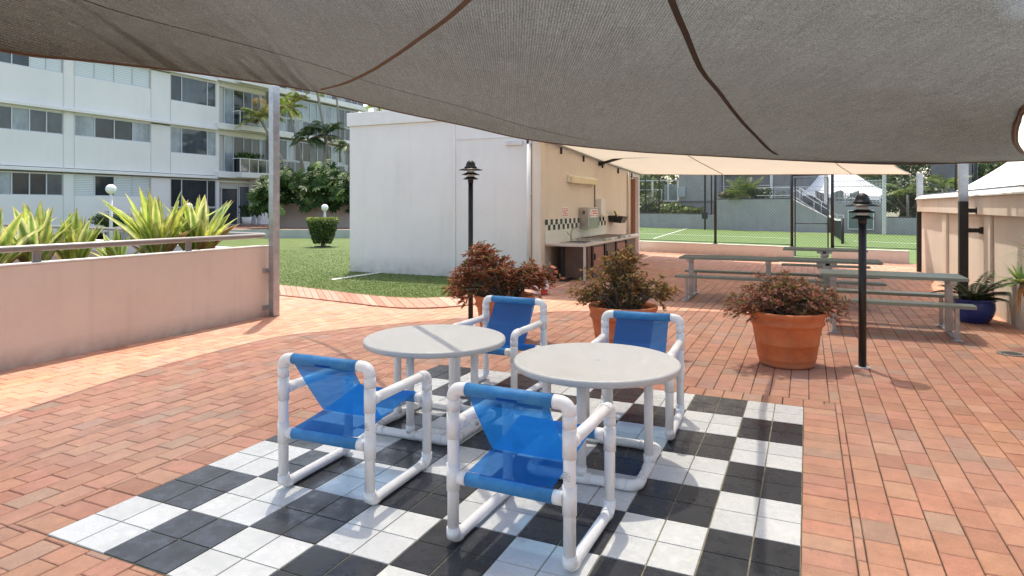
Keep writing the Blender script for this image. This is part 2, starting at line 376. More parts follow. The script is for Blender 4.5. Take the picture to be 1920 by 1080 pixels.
# ------------------------------------------------------------------ ground
m = MB(); m.poly([(-900,-900,-.06),(900,-900,-.06),(900,1500,-.06),(-900,1500,-.06)]); m.build('ground', mat['ground'], kind='structure')
m = MB(); m.poly([(-17,-6,-.009),(6,-6,-.009),(6,26,-.009),(-17,26,-.009)]); m.build('paving_bed', mat['bed'], kind='structure')
BU0, BU1, BV0, BV1 = -3.474, -.028, 2.011, 5.843
m = MB()
def brick(u0, u1, v0, v1, tone=None):
    if u1-u0 < .02 or v1-v0 < .02: return
    r = random.random()
    if tone is None:
        b = (.50,.242,.162)
        if r < .06: b = (.41,.250,.185)
        elif r < .26: b = (.50,.26,.182)
        elif r < .38: b = (.45,.205,.135)
        elif r < .43: b = (.43,.25,.19)
        k = random.uniform(.90, 1.10); tone = (b[0]*k, b[1]*k*random.uniform(.95,1.06), b[2]*k)
    m.col = tone
    g = .0028; e = .0045
    u0 += g*random.uniform(.6,1.5); u1 -= g*random.uniform(.6,1.5); v0 += g*random.uniform(.5,1.3); v1 -= g*random.uniform(.5,1.3)
    z = [random.uniform(-.0016, .0016) for _ in range(2)]; zz = random.uniform(-.001,.001)
    o = [m.vert((u0,v0,-.014)), m.vert((u1,v0,-.014)), m.vert((u1,v1,-.014)), m.vert((u0,v1,-.014))]
    mid = [m.vert((u0,v0,-.004+zz)), m.vert((u1,v0,-.004+zz)), m.vert((u1,v1,-.004+zz)), m.vert((u0,v1,-.004+zz))]
    t = [m.vert((u0+e,v0+e,zz+z[0])), m.vert((u1-e,v0+e,zz+z[0])), m.vert((u1-e,v1-e,zz+z[1])), m.vert((u0+e,v1-e,zz+z[1]))]
    m.face(t)
    for k in range(4):
        m.face((o[k], o[(k+1)%4], mid[(k+1)%4], mid[k])); m.face((mid[k], mid[(k+1)%4], t[(k+1)%4], t[k]))
BW, BL, SL = .157, .237, .045
def column(u0, u1, v0, v1, ph):
    v = v0 - (ph % BL)
    while v < v1:
        a, b = max(v, v0), min(v+BL, v1)
        brick(u0, u1, a, b); v += BL
VMAX = 24.0
k = 0; u = BU1 + BL + SL
while u < 3.2:
    column(u, u+BW, -2.0, VMAX, random.uniform(.02,.05) + (k % 2)*BL/2); u += BW; k += 1
u = BU0 - BL - SL; k = 0
while u > -10.5:
    top = VMAX if u > -5.6 else 13.3
    column(u-BW, u, -2.0, top, random.uniform(.02,.05) + (k % 2)*BL/2); u -= BW; k += 1
u = BU0 - BL - SL; k = 0
while u < BU1 + BL + SL - .01:
    u2 = min(u+BW, BU1+BL+SL)
    column(u, u2, BV1+BL, VMAX, (k % 2)*BL/2); column(u, u2, -2.0, BV0, BV0*0+.05+(k % 2)*BL/2); u += BW; k += 1
v = BV0
while v < BV1 + .02:
    b = min(v+.160, BV1+BL)
    brick(BU1, BU1+BL, v, b); brick(BU0-BL, BU0, v, b); v += .160
u = BU0 - BL
while u < BU1+BL-.01:
    brick(u, min(u+.160, BU1+BL), BV1+.005, BV1+BL); u += .160
v = BV0
while v < BV1 + BL:
    brick(BU1+BL, BU1+BL+SL, v, min(v+.235, BV1+BL)); brick(BU0-BL-SL, BU0-BL, v, min(v+.235, BV1+BL)); v += .235
m.build('brick_paving', mat['brick'], kind='structure')

m = MB()
su, sv = (BU1-BU0)/16, (BV1-BV0)/16
for i in range(16):
    for j in range(16):
        white = ((i//2)+(j//2)) % 2 == 0
        m.cur = 0 if white else 1
        kk = random.uniform(.93, 1.05); m.col = (kk, kk, kk*random.uniform(.99,1.02))
        g = .0022; e = .002; u1 = BU1-i*su-g; u0 = BU1-(i+1)*su+g; v1 = BV1-j*sv-g; v0 = BV1-(j+1)*sv+g
        zz = .002+random.uniform(-.0006,.0006)
        o = [m.vert(p) for p in ((u0,v0,-.008),(u1,v0,-.008),(u1,v1,-.008),(u0,v1,-.008))]
        t = [m.vert(p) for p in ((u0+e,v0+e,zz),(u1-e,v0+e,zz+random.uniform(-.0004,.0004)),(u1-e,v1-e,zz),(u0+e,v1-e,zz))]
        m.face(t)
        for k in range(4): m.face((o[k], o[(k+1)%4], t[(k+1)%4], t[k]))
m.build('checkerboard_tiles', [mat['tile_white'], mat['tile_dark']], kind='structure')
m = MB(); m.box(BU0, BU1, BV0, BV1, -.0085, -.0022); m.build('tile_grout', M_('grout', (.30,.28,.20), .95, (.16,.15,.11), 12), kind='structure')

# lawn with its curved brick edging
edge_px = [(380,522),(450,527),(524.5,535.7),(608,545),(680,554.6),(759,561),(830,560),(900,553),(960,541)]
out_px = [(380,540),(450,545),(524,554.6),(639,567),(702,575),(759,580),(838,578),(912,569),(975,556)]
E0 = [Vector(G(*p)) for p in edge_px]; E1 = [Vector(G(*p)) for p in out_px]
def resample(pts, n):
    L = [0]
    for a, b in zip(pts, pts[1:]): L.append(L[-1]+(b-a).length)
    r = []
    for i in range(n+1):
        s_ = L[-1]*i/n; k = 0
        while k < len(L)-2 and L[k+1] < s_: k += 1
        t = (s_-L[k])/(L[k+1]-L[k]); r.append(pts[k].lerp(pts[k+1], t))
    return r
def smooth_poly(pts, it=3):
    for _ in range(it):
        q = [pts[0]]
        for a, b in zip(pts, pts[1:]): q += [a.lerp(b,.25), a.lerp(b,.75)]
        q.append(pts[-1]); pts = q
    return pts
E0s, E1s = smooth_poly(E0), smooth_poly(E1)
nb = 44
A, B = resample(E0s, nb), resample(E1s, nb)
m = MB()
for i in range(nb):
    k = random.uniform(.85,1.15); b = random.choice([(.40,.18,.12),(.41,.21,.155),(.36,.15,.10),(.43,.25,.19)]); m.col = (b[0]*k, b[1]*k, b[2]*k)
    a0, a1, b0, b1 = A[i].lerp(A[i+1],.025), A[i].lerp(A[i+1],.975), B[i].lerp(B[i+1],.025), B[i].lerp(B[i+1],.975)
    zt = .022+random.uniform(-.001,.001)
    lo = [m.vert((p.x,p.y,-.01)) for p in (b0,b1,a1,a0)]; hi = [m.vert((p.x,p.y,zt)) for p in (b0,b1,a1,a0)]
    m.face(hi)
    for q in range(4): m.face((lo[q],lo[(q+1)%4],hi[(q+1)%4],hi[q]))
m.build('lawn_edging', mat['brick'], kind='structure', bevel=.003)
m = MB()
pts = [(p.x, p.y) for p in A]
lawn = [(pts[0][0]-10, pts[0][1]-2.2)] + pts + [(-4.9,13.05),(-6,13.4),(-10.2,13.4),(-10.4,45),(-31,45),(-31,14)]
m.prism(lawn, -.05, .026); m.build('lawn', mat['lawn'], kind='structure')
m = MB(); random.seed(3)
for _ in range(26000):
    px = random.uniform(524, 900); py = random.uniform(470, 563) ** 1.0
    u, v, _z = G(px, py)
    if v > 13.0 and u > -10.3: continue
    # keep inside the lawn edge
    t = min(range(len(E0s)), key=lambda i: (E0s[i].x-u)**2+(E0s[i].y-v)**2)
    q = E0s[t]
    if (Vector((u,v,0))-Vector(cam(0,0))).length < (q).length + .02: continue
    h = random.uniform(.012,.028); a = random.uniform(0,6.28); wv = .004+.0004*q.length
    c = random.choice([(.13,.20,.05),(.15,.22,.06),(.11,.17,.045),(.20,.24,.09)])
    dx, dy = math.cos(a)*wv, math.sin(a)*wv; lx, ly = random.uniform(-.015,.015), random.uniform(-.015,.015)
    m.poly([(u-dx,v-dy,.025),(u+dx,v+dy,.025),(u+lx,v+ly,.025+h)], [c,c,tuple(x*1.25 for x in c)])
m.build('grass_blades', mat['leaf'], kind='stuff')
o = bpy.data.objects['grass_blades']; tag(o, 'short mown green grass blades of the lawn beside the white building', 'grass')
m = MB(); a, b = Vector(G(622,527)), Vector(G(728,511))
m.beam((a.x,a.y,.030),(b.x,b.y,.030),.13,.012); tag(m.build('lawn_slab', mat['coping'], org=(a.x,a.y,0)), 'thin white concrete strip lying across the lawn beside the white building', 'edging strip')

# ------------------------------------------------------------------ left planter, rail, post
W0 = Vector((-7.9, .9, 0)); 
pA = Vector(G(0,695)); pB = Vector(G(506,590.8)); dW = (pB-pA).normalized(); W0 = pA - dW*8
nW = Vector((-dW.y, dW.x, 0))            # towards the bed
t1 = thing('planter_wall', 'long low pink rendered wall holding up the striped plants', 'low wall', (pB.x,pB.y,0))
m = MB(); q = [W0, pB, pB+nW*.16, W0+nW*.16]; m.prism([(p.x,p.y) for p in q], -.02, 1.035); m.build('wall_body', mat['pink'], t1, bevel=.006)
m = MB(); q = [W0-nW*.004, pB-nW*.004, pB+nW*.17, W0+nW*.17]; m.prism([(p.x,p.y) for p in q], 1.036, 1.052); m.build('coping', mat['coping'], t1, bevel=.004)
# back leg of the planter
k0 = pB+nW*.05+dW*.02; b1 = cam(*( (127-960)/F*13.3, 13.3)); dB = (b1-k0).normalized(); nB = Vector((-dB.y,dB.x,0))
b2 = k0 + dB*16
t2 = thing('rear_planter_wall', 'low pale wall behind the striped plants, seen between their leaves', 'low wall', (k0.x,k0.y,0))
k1 = k0 + dB*.25
m = MB(); q = [k1, b2, b2-nB*.16, k1-nB*.16]; m.prism([(p.x,p.y) for p in q][::-1], 0, .955); m.build('wall_body', mat['pink'], t2)
m = MB(); q = [k1+nB*.01, b2+nB*.01, b2-nB*.17, k1-nB*.17]; m.prism([(p.x,p.y) for p in q][::-1], .956, .975); m.build('coping', mat['coping'], t2)
m = MB(); s0 = pB-dW*.4+nW*.17; m.prism([(p.x,p.y) for p in (W0+nW*.17, s0, s0+dB*.3, b2-nB*.3+nB*.0)], .0, .80); m.build('planter_soil', mat['soil'], kind='structure')
tr = thing('handrail', 'grey round handrail running along the pink wall and doubling back behind the plants', 'handrail', (pB.x,pB.y,1.2))
off = nW*.07
endp = pB+off-dW*.08
fr = [W0+off+Vector((0,0,1.215)), endp+Vector((0,0,1.20))]
bend = []
c0 = endp; c1 = k0 + dB*.35
ln = [W0+off+Vector((0,0,1.215)), c0-dW*.25+Vector((0,0,1.2)), c0+Vector((0,0,1.2)), (c0.lerp(c1,.35))+dW*.12+Vector((0,0,1.2)), c1+Vector((0,0,1.2)), b2+Vector((0,0,1.2))]
m = MB(); m.tube([ln[0]]+smooth_poly([ln[1],ln[2],ln[3],ln[4]],3)+[ln[5]], .036, 14); m.build('rail_tube', mat['rail'], tr)
for px in (76, 361):
    u_, v_ = None, None
    # point on the wall line seen at px
    best = min((W0+dW*(i*.01) for i in range(1800)), key=lambda p: abs(960+F*((p.x*CY+p.y*SY)/max(.1,(-p.x*SY+p.y*CY)))-px) if (-p.x*SY+p.y*CY) > .5 else 1e9)
    m = MB(); c = best+off; m.obox((c.x,c.y,1.10),(.02,.085,.16), math.atan2(-dW.x, dW.y)); m.build('rail_post', mat['rail'], tr, bevel=.003)
for dd in (1.6, 4.2, 6.8, 9.4):
    m = MB(); c = k0+dB*dd; m.obox((c.x,c.y,1.06),(.05,.02,.2), math.atan2(dB.y, dB.x)); m.build('rail_post', mat['rail'], tr)
# galvanised post
pc = Vector(G(514,592)) ; rot = R(24.4)
tp = thing('shade_post', 'square galvanised steel shade post at the end of the pink wall', 'post', (pc.x,pc.y,0))
m = MB(); m.obox((pc.x,pc.y,1.72),(.115,.115,3.44), R(-8)); m.build('post_shaft', mat['galv'], tp, bevel=.008)
for z in (.13, .68):
    m = MB(); c = pB - dW*.03; m.obox((c.x-nW.x*.012, c.y-nW.y*.012, z),(.02,.24,.062), math.atan2(-dW.x, dW.y))
    m.obox((c.x-nW.x*.024-dW.x*.04, c.y-nW.y*.024-dW.y*.04, z),(.02,.03,.03), math.atan2(-dW.x, dW.y))
    m.build('bracket', mat['galv'], tp, bevel=.003)

# ------------------------------------------------------------------ variegated plants
def blade_plant(cx, cy, z0, n, hgt, spread, label, seed):
    random.seed(seed); m = MB(); m.smooth = True
    for i in range(n):
        a = random.uniform(0, 6.283); lean = random.uniform(.02, 1)**.8
        L = hgt*random.uniform(.6,1.08)*(1+.08*lean); w = .022+random.uniform(.026,.044)*hgt
        d = Vector((math.cos(a), math.sin(a), 0)); sd_ = Vector((-d.y, d.x, 0))
        tw = random.uniform(-.8,.8); sd_ = (Matrix.Rotation(tw,3,'Z') @ sd_)
        K = 8; rows = []
        yel = random.choice([(.74,.74,.16),(.80,.74,.26),(.66,.72,.18),(.84,.82,.42)]); gr = random.choice([(.20,.34,.07),(.28,.42,.09),(.22,.33,.11)])
        if random.random() < .3: yel, gr = gr, yel
        if random.random() < .06: yel, gr = (.42,.27,.12), (.34,.20,.09); lean = 1.0; L *= .7
        for k in range(K+1):
            t = k/K
            r = spread*lean*(t**1.25)*L*1.05; zz = L*(t - .28*lean*t*t)
            ww = w*(.75+.9*t)*(1-t**2.6)*1.15 if t < 1 else .002
            c = Vector((cx,cy,z0)) + d*(.04+r) + Vector((0,0,zz))
            fold = ww*.35
            row = []
            for s_, cc in ((-1,yel),(-.55,tuple(.6*x+.4*y for x,y in zip(yel,gr))),(-.3,gr),(0,tuple(x*.85 for x in gr)),(.3,gr),(.55,tuple(.5*x+.5*y for x,y in zip(yel,gr))),(1,yel)):
                if t > .99: cc = (.55,.48,.20)
                row.append(m.vert(c + sd_*ww*s_ + (Vector((0,0,.5)) + d*-.6)*fold*(abs(s_)), cc))
            rows.append(row)
        for r0, r1 in zip(rows, rows[1:]):
            for j in range(6): m.face((r0[j], r0[j+1], r1[j+1], r1[j]))
    return tag(m.build('striped_plant', mat['blade'], org=(cx,cy,z0)), label, 'plant', 'yellow and green striped plants in the planter')
def plant_at(px, D): return at(px, D)
for px, D, n, h, s_, lb, sd_ in (
  (372, 9.5, 46, 1.10, .62, 'striped yellow and green plant closest to the galvanised post', 11),
  (296, 9.1, 50, 1.16, .66, 'tallest striped plant, its blades rising over the middle of the handrail', 16),
  (66, 7.8, 50, 1.0, .55, 'upright striped plant over the left stretch of the pink wall', 12),
  (-22, 7.3, 34, .92, .75, 'striped plant cut by the left edge of the photo with leaning leaves', 13),
  (140, 8.3, 36, .84, .45, 'smaller striped plant between the two big clumps over the pink wall', 14),
  (222, 8.8, 14, .60, .9, 'low sparse striped plant left of the tallest one', 15)):
    x, y = plant_at(px, D); blade_plant(x, y, .76, n, h, s_, lb, sd_)

# ------------------------------------------------------------------ amenities building with kitchen wall
FX0, FX1, FY, KU, KV = -10.3, -5.3, 13.0, -5.3, 22.3
tb = thing('amenities_building', 'plain off-white rendered building with a kitchen counter on its right side', 'building', (-8,13,0))
m = MB(); m.box(FX0, -7.33, FY, KV, 0, 3.60); m.build('wall', mat['white_render'], tb)
m = MB(); m.box(-7.326, FX1-.2, FY+.012, KV, 0, 3.50); m.build('wall', mat['white_render'], tb)
m = MB(); m.box(-7.36,-7.32, FY-.008, FY+.05, 0, 3.6); m.build('joint_strip', mat['trim'], tb)
m = MB(); m.box(FX0-.06, -7.30, FY-.05, KV, 3.602, 3.93); m.build('parapet', mat['trim'], tb, bevel=.01)
m = MB(); m.box(-7.29, KU-.23, FY-.004, FY+.011, 3.15, 3.17); m.build('render_joint', mat['white_render'], tb)
m = MB(); i = [m.vert(p) for p in ((KU-.198,FY+.02,0),(KU,FY+.02,0),(KU,KV-1.5,0),(KU-.198,KV-1.5,0),(KU-.198,FY+.02,3.16),(KU,FY+.02,3.16),(KU,KV-1.5,2.85),(KU-.198,KV-1.5,2.85))]
for q in ((0,3,2,1),(4,5,6,7),(0,1,5,4),(1,2,6,5),(2,3,7,6),(3,0,4,7)): m.face([i[k] for k in q])
m.build('kitchen_wall', mat['tan'], tb)
m = MB(); m.box(KU-.10, KU+.10, FY-.05, FY+.19, 0, 3.12); m.build('pilaster', mat['tan'], tb, bevel=.01)
m = MB(); m.tube([(KU-.17,FY-.055,.02),(KU-.17,FY-.055,3.1)], .05, 14); m.obox((KU-.17,FY-.06,1.9),(.14,.06,.03)); m.obox((KU-.17,FY-.06,3.0),(.14,.06,.03)); m.build('downpipe', mat['trim'], tb)
m = MB(); m.obox((KU-.55,FY-.01,3.02),(.42,.05,.10)); m.build('vent_grille', mat['coping'], tb, bevel=.005)
m = MB(); m.box(KU-.15, KU+.02, KV-.12, KV, 0, 2.82); m.box(KU-.14,KU+.012,KV-1.5,KV-.12,2.62,2.8); m.box(KU-.14,KU+.012,KV-1.46,KV-.122,.62,.70); m.build('door_frame', mat['trim'], tb, bevel=.005)
for k in range(6):
    m = MB(); v0 = KV-1.45+k*.215; m.obox((KU-.1,v0+.1,1.63),(.03,.2,1.84), R(28)); m.obox((KU-.1,v0+.1,.33),(.03,.2,.58), R(28)); m.build('louvre_door_slat', M_('brown_slat_%d'%k, (.36,.19,.12), .6) if k == 0 else bpy.data.materials['brown_slat_0'], tb)
m = MB(); m.tube([(KU+.06,KV-1.62,.02),(KU+.06,KV-1.62,2.75)], .05, 12); m.build('downpipe', mat['tan'], tb)
m = MB(); m.box(-7.30, KU+.03, 14.21, KV+.05, 2.9, 2.96) if False else m.box(-7.28, KU-.15, FY+.02, KV, 3.505, 3.54); m.build('roof', mat['trim'], tb)
def wp(px, py):
    D = depth_on_u(px, KU); return v_on_u(px, KU), zof(py, D)
# counter
CU, C0, C1, CZ = -4.36, 13.45, 18.2, .80
tc = thing('kitchen_counter', 'long outdoor kitchen counter with pale top fixed along the tan wall', 'counter', (-4.9,15.5,0))
m = MB(); m.box(KU+.012, CU, C0, C1, CZ-.045, CZ); m.build('countertop', mat['stone'], tc, bevel=.006)
m = MB(); m.box(CU-.06, CU-.02, C0+.03, C0+.09, 0, CZ-.046); m.build('leg', mat['stone'], tc)
m = MB(); m.box(KU+.33, CU-.062, C0+.36, C1-.05, .02, CZ-.047); m.build('cabinet', mat['cabinet'], tc)
m = MB(); m.box(KU+.26, KU+.329, C0+.30, C0+.36, .02, CZ-.047); m.box(KU+.18, KU+.55, C0-.10, C0+.28, .002, .05); m.build('steel_support', mat['black'], tc)
for k in range(4):
    v0 = 14.15+k*1.0
    m = MB(); m.box(CU-.061, CU-.045, v0+.06, v0+.82, .10, .70); m.build('cabinet_door', mat['cabinet'] if k % 2 else M_('copper_panel', (.30,.13,.10), .4), tc, bevel=.004)
    m = MB(); m.box(CU-.044, CU-.02, v0+.08, v0+.14, .42, .56); m.build('door_handle', mat['black'], tc)
    m = MB(); m.box(CU-.06, CU-.03, v0-.09, v0-.03, .02, .75); m.build('cabinet_post', mat['black'], tc)
m = MB(); m.box(KU+.22, CU-.10, 13.85, 14.95, CZ+.001, CZ+.02); m.build('sink_rim', mat['steel'], tc, bevel=.004)
m = MB(); m.box(KU+.30, CU-.18, 13.95, 14.45, CZ+.021, CZ+.024); m.build('sink_hollow_shade', mat['dark'], tc)  # flat dark plate on the rim, shade of the hollow put into its colour
for k in range(2):
    v0 = 15.25+k*1.35
    tq = thing('barbecue_plate', ('nearer' if k == 0 else 'farther')+' stainless barbecue hotplate sunk in the pale counter', 'barbecue', (-4.8,v0+.5,CZ), 'barbecue plates in the counter')
    m = MB(); m.box(KU+.12, CU-.06, v0, v0+1.05, CZ+.001, CZ+.055); m.build('surround', mat['steel'], tq, bevel=.006)
    m = MB(); m.box(KU+.20, CU-.14, v0+.07, v0+.98, CZ+.056, CZ+.062); m.build('hotplate', mat['cabinet'], tq)
    m = MB(); m.box(CU-.059, CU-.045, v0+.4, v0+.7, CZ+.004, CZ+.05); m.build('control_panel', mat['trim'], tq)
tf = thing('sink_tap', 'curved chrome tap over the sink in front of the dispenser', 'tap', (KU+.2,14.75,CZ))
m = MB(); m.tube([(KU+.17,14.72,CZ),(KU+.17,14.72,CZ+.22),(KU+.20,14.72,CZ+.29),(KU+.27,14.72,CZ+.32),(KU+.34,14.72,CZ+.29),(KU+.36,14.72,CZ+.24)], .016, 10); m.build('spout', mat['steel'], tf)
m = MB(); m.tube([(KU+.17,14.72,CZ+.10),(KU+.12,14.60,CZ+.22)], .012, 8); m.build('lever', mat['steel'], tf)
# splashback
v0, v1 = C0, wp(1135, 430)[0]
ts = thing('tiled_splashback', 'white tiled splashback with two rows of black and white check', 'splashback', (KU,15,.8))
m = MB(); m.box(KU+.001, KU+.011, v0, v1, CZ+.001, 1.09); m.build('white_tiles', M_('glazed_white', (.74,.75,.72), .2, (.68,.69,.66), 3), ts)
m = MB(); z0, hh = 1.092, .125; ncol = 30; wv = (v1-v0)/ncol
for r_ in range(2):
    for c_ in range(ncol):
        m.cur = (r_+c_) % 2; m.box(KU+.001, KU+.012, v0+c_*wv+.003, v0+(c_+1)*wv-.003, z0+r_*hh+.003, z0+(r_+1)*hh-.003)
m.build('check_tiles', [bpy.data.materials['glazed_white'], M_('glazed_black', (.02,.022,.022), .2)], ts)
# wall fittings
def wallbox(name, label, cat, px0, px1, py0, py1, dep, mt, bev=.01):
    va, _ = wp(px0, 400); vb, _ = wp(px1, 400); D = depth_on_u((px0+px1)/2, KU)
    z0, z1 = zof(py1, D), zof(py0, D)
    t = thing(name, label, cat, (KU, (va+vb)/2, z0))
    m = MB(); m.box(KU+.002, KU+dep, va, vb, z0, z1); m.build('casing', mt, t, bevel=bev)
    return t, va, vb, z0, z1
t, va, vb, z0, z1 = wallbox('wall_light', 'long fluorescent batten light with yellowed cover on the tan wall', 'wall light', 1063, 1112, 331, 344, .06, mat['trim'])
m = MB(); m.box(KU+.061, KU+.15, va+.04, vb-.04, z0-.02, z1-.03); m.build('diffuser', mat['diffuser'], t, bevel=.02)
m = MB(); vc = wp(1114,350)[0]; m.tube([(KU+.02,vc,1.15),(KU+.02,vc,z0+.02)], .015, 8); m.build('conduit', mat['ink'], t)
def lines(m, u, va, vb, z0, z1, rows, seed, th=.5):
    random.seed(seed)
    for r_ in range(rows):
        zz = z1-(r_+.5)*(z1-z0)/rows; hh = (z1-z0)/rows*th/2; y = va
        while y < vb:
            y2 = min(vb, y+random.uniform(.5,1.6)*hh*2)
            if random.random() < .8: m.box(u, u+.002, y, y2, zz-hh, zz+hh)
            y = y2+hh*.6
t, va, vb, z0, z1 = wallbox('wall_sign', 'small white notice with red print beside the steel dispenser', 'sign', 1053, 1065, 388, 407, .008, mat['paper'], .002)
m = MB(); lines(m, KU+.0085, va+.04, vb-.04, z0+.02, z1-.02, 5, 4); m.build('printed_lines', mat['red'], t)
t, va, vb, z0, z1 = wallbox('steel_dispenser', 'tall stainless steel dispenser box on the wall above the sink tap', 'dispenser', 1085, 1105, 389, 428, .26, mat['steel'])
m = MB(); m.box(KU+.10, KU+.17, va-.006, va-.001, z1-.17, z1-.08); m.build('lock_plate', mat['ink'], t)
m = MB(); m.box(KU+.261, KU+.264, va+.1, vb-.1, z1-.26, z1-.04); m.build('red_notice', mat['paper'], t)
m = MB(); lines(m, KU+.2645, va+.14, vb-.14, z1-.24, z1-.06, 3, 5); m.build('printed_lines', mat['red'], t)
t, va, vb, z0, z1 = wallbox('towel_dispenser', 'narrow white paper dispenser on the wall right of the steel one', 'dispenser', 1117, 1125, 373, 402, .16, mat['trim'])
m = MB(); m.box(KU+.02,KU+.22, va-.1, vb+.1, z0-.04, z0-.005); m.build('tray', mat['diffuser'], t, bevel=.008)
t, va, vb, z0, z1 = wallbox('power_socket', 'pale double power socket low on the wall left of the counter', 'socket', 1029, 1036, 521, 529, .05, mat['paper'])
m = MB(); m.tube([(KU+.03,va+.05,.02),(KU+.03,va+.05,z0)], .012, 8); m.build('conduit', mat['paper'], t)
bk = wp(1138, 408); tbk = thing('hanging_basket', 'black wire basket hung on the tan wall with a yellow brush in it', 'basket', (KU+.02, bk[0], 1.3))
m = MB(); v0 = bk[0]+.15
i = [m.vert(p) for p in ((KU+.02,v0,1.18),(KU+.36,v0+.02,1.14),(KU+.36,v0+.52,1.14),(KU+.02,v0+.55,1.18),(KU+.0,v0-.06,1.36),(KU+.44,v0-.04,1.32),(KU+.44,v0+.6,1.32),(KU+.0,v0+.62,1.36))]
for q in ((0,3,2,1),(0,1,5,4),(1,2,6,5),(2,3,7,6),(3,0,4,7)): m.face([i[k] for k in q])
m.build('basket_shell', mat['black'], tbk)
m = MB(); m.obox((KU+.16, v0+.22, 1.42),(.05,.34,.05), 0, Matrix.Rotation(R(-30),3,'X')); m.build('cleaning_brush', mat['yellow'], tbk, bevel=.01)

# crumpled bag behind the left pot
m = MB(); random.seed(21); bx, by, _ = G(1014, 552); m.smooth = False
prof = []
for k, (r_, z) in enumerate(((.02,0),(.13,.01),(.16,.10),(.13,.22),(.07,.30),(.10,.36))):
    prof.append([m.vert((bx+r_*1.2*math.cos(j*.628)*random.uniform(.75,1.2), by+r_*math.sin(j*.628)*random.uniform(.75,1.2), z+random.uniform(-.015,.015))) for j in range(10)])
for A_, B_ in zip(prof, prof[1:]):
    for j in range(10):
        m.cur = 1 if random.random() < .12 else 0
        m.face((A_[j], A_[(j+1)%10], B_[(j+1)%10], B_[j]))
tag(m.build('plastic_bag', [mat['paper'], mat['red']], org=(bx,by,0)), 'crumpled white plastic bag with red print on the bricks behind the left pot', 'bag')

# ------------------------------------------------------------------ chairs
def elbow(p, d0, d1, r, n=6):
    """points for a rounded corner at p arriving along d0, leaving along d1"""
    p = Vector(p); d0 = Vector(d0).normalized(); d1 = Vector(d1).normalized()
    a, b = p-d0*r, p+d1*r
    return [a.lerp(p,t).lerp(p.lerp(b,t),t) for t in [i/n for i in range(n+1)]]
def sleeve(m, a, b, r=.0326): m.tube([a,b], r, 16)
W2, D2, RT = .30, .305, .0285
def make_chair():
    root = thing('patio_chair', 'blue sling chair', 'chair', (0,0,0))
    ZT, ZA, ZB = .765, .585, .031
    for s_ in (-1, 1):
        x = s_*W2
        m = MB(); m.tube([(x,-D2,ZB+.05),(x,-D2,ZT-.05)], RT, 16)
        m.tube(elbow((x,-D2,ZT),(0,0,1),(-s_,0,0),.055)+[(x-s_*.075,-D2,ZT)], .0326, 16)
        for a, b in ((.52,.65),(.27,.40),(.04,.08),(ZT-.11,ZT-.05)): sleeve(m,(x,-D2,a),(x,-D2,b))
        sleeve(m,(x-s_*.03,-D2,.335),(x-s_*.075,-D2,.335),.0318); m.build('rear_leg', mat['pvc'], root)
        m = MB(); m.tube([(x,D2,ZB+.05),(x,D2,ZA-.05)], RT, 16)
        for a, b in ((.35,.47),(.05,.09),(ZA-.10,ZA-.05)): sleeve(m,(x,D2,a),(x,D2,b))
        sleeve(m,(x-s_*.03,D2,.429),(x-s_*.075,D2,.429),.0318); m.build('front_leg', mat['pvc'], root)
        m = MB(); m.tube([(x,-D2+.03,ZA),(x,D2-.06,ZA)], RT, 16); m.tube(elbow((x,D2,ZA),(0,1,0),(0,0,-1),.06), .0326, 16)
        sleeve(m,(x,-D2+.025,ZA),(x,-D2+.07,ZA)); sleeve(m,(x,D2-.09,ZA),(x,D2-.055,ZA)); m.build('armrest', mat['pvc'], root)
        m = MB(); pts = elbow((x,-D2,ZB),(0,0,-1),(0,1,0),.06)+elbow((x,D2,ZB),(0,1,0),(0,0,1),.06)
        m.tube(pts, RT, 16); m.tube(pts[:7], .0326, 16); m.tube(pts[7:], .0326, 16); m.build('base_runner', mat['pvc'], root)
    # rails wrapped in cloth
    for nm, y, z, hw in (('back_rail',-D2,ZT,.225),('rear_seat_rail',-D2,.335,.225),('front_seat_rail',D2,.429,.225)):
        m = MB(); m.tube([(-hw,y,z),(hw,y,z)], .0315, 16); m.build(nm, mat['slingroll'], root)
    def cloth(nm, a, b, hw0, hw1, sag, sdir):
        m = MB(); m.smooth = True; nx, ny = 8, 10; g = []
        a, b = Vector(a), Vector(b)
        for j in range(ny+1):
            t = j/ny; c = a.lerp(b,t) + Vector(sdir)*sag*4*t*(1-t); hw = hw0+(hw1-hw0)*t - .004*4*t*(1-t)
            g.append([m.vert(c+Vector((hw*(2*i/nx-1),0,0)) + Vector(sdir)*(-.006*(2*i/nx-1)**2)) for i in range(nx+1)])
        for j in range(ny):
            for i in range(nx): m.face((g[j][i],g[j][i+1],g[j+1][i+1],g[j+1][i]))
        o = m.build(nm, mat['sling'], root); return o
    cloth('seat_sling', (0,-D2,.367), (0,D2,.462), .218, .218, .010, (0,0,-1))
    cloth('backrest_sling', (0,-D2-.031,ZT-.01), (0,-.065,.402), .208, .216, .008, (0,-.8,-.6))
    m = MB(); 
    random.seed(2)
    for r_ in range(6):
        for q in range(9):
            if random.random() < .8:
                a = R(-128+q*7.5); zz = .432+r_*.007
                c = Vector((W2+math.cos(a)*.0329, -D2+math.sin(a)*.0329, zz)); m.obox(c,(.0008,.0040,.0014),a)
    m.build('care_label', mat['ink'], root)
    return root
proto = make_chair()
CH = 'blue sling chairs around the round tables'
chairs = [((-2.48,3.21),0,'blue sling chair left of both tables with its back to the camera'),
          ((-1.26,3.06),0,'nearest blue sling chair at the bottom of the photo, its back to the camera'),
          ((-2.50,5.23),180,'blue sling chair behind the left round table facing the camera'),
          ((-1.19,4.87),180,'blue sling chair behind the right round table facing the camera')]
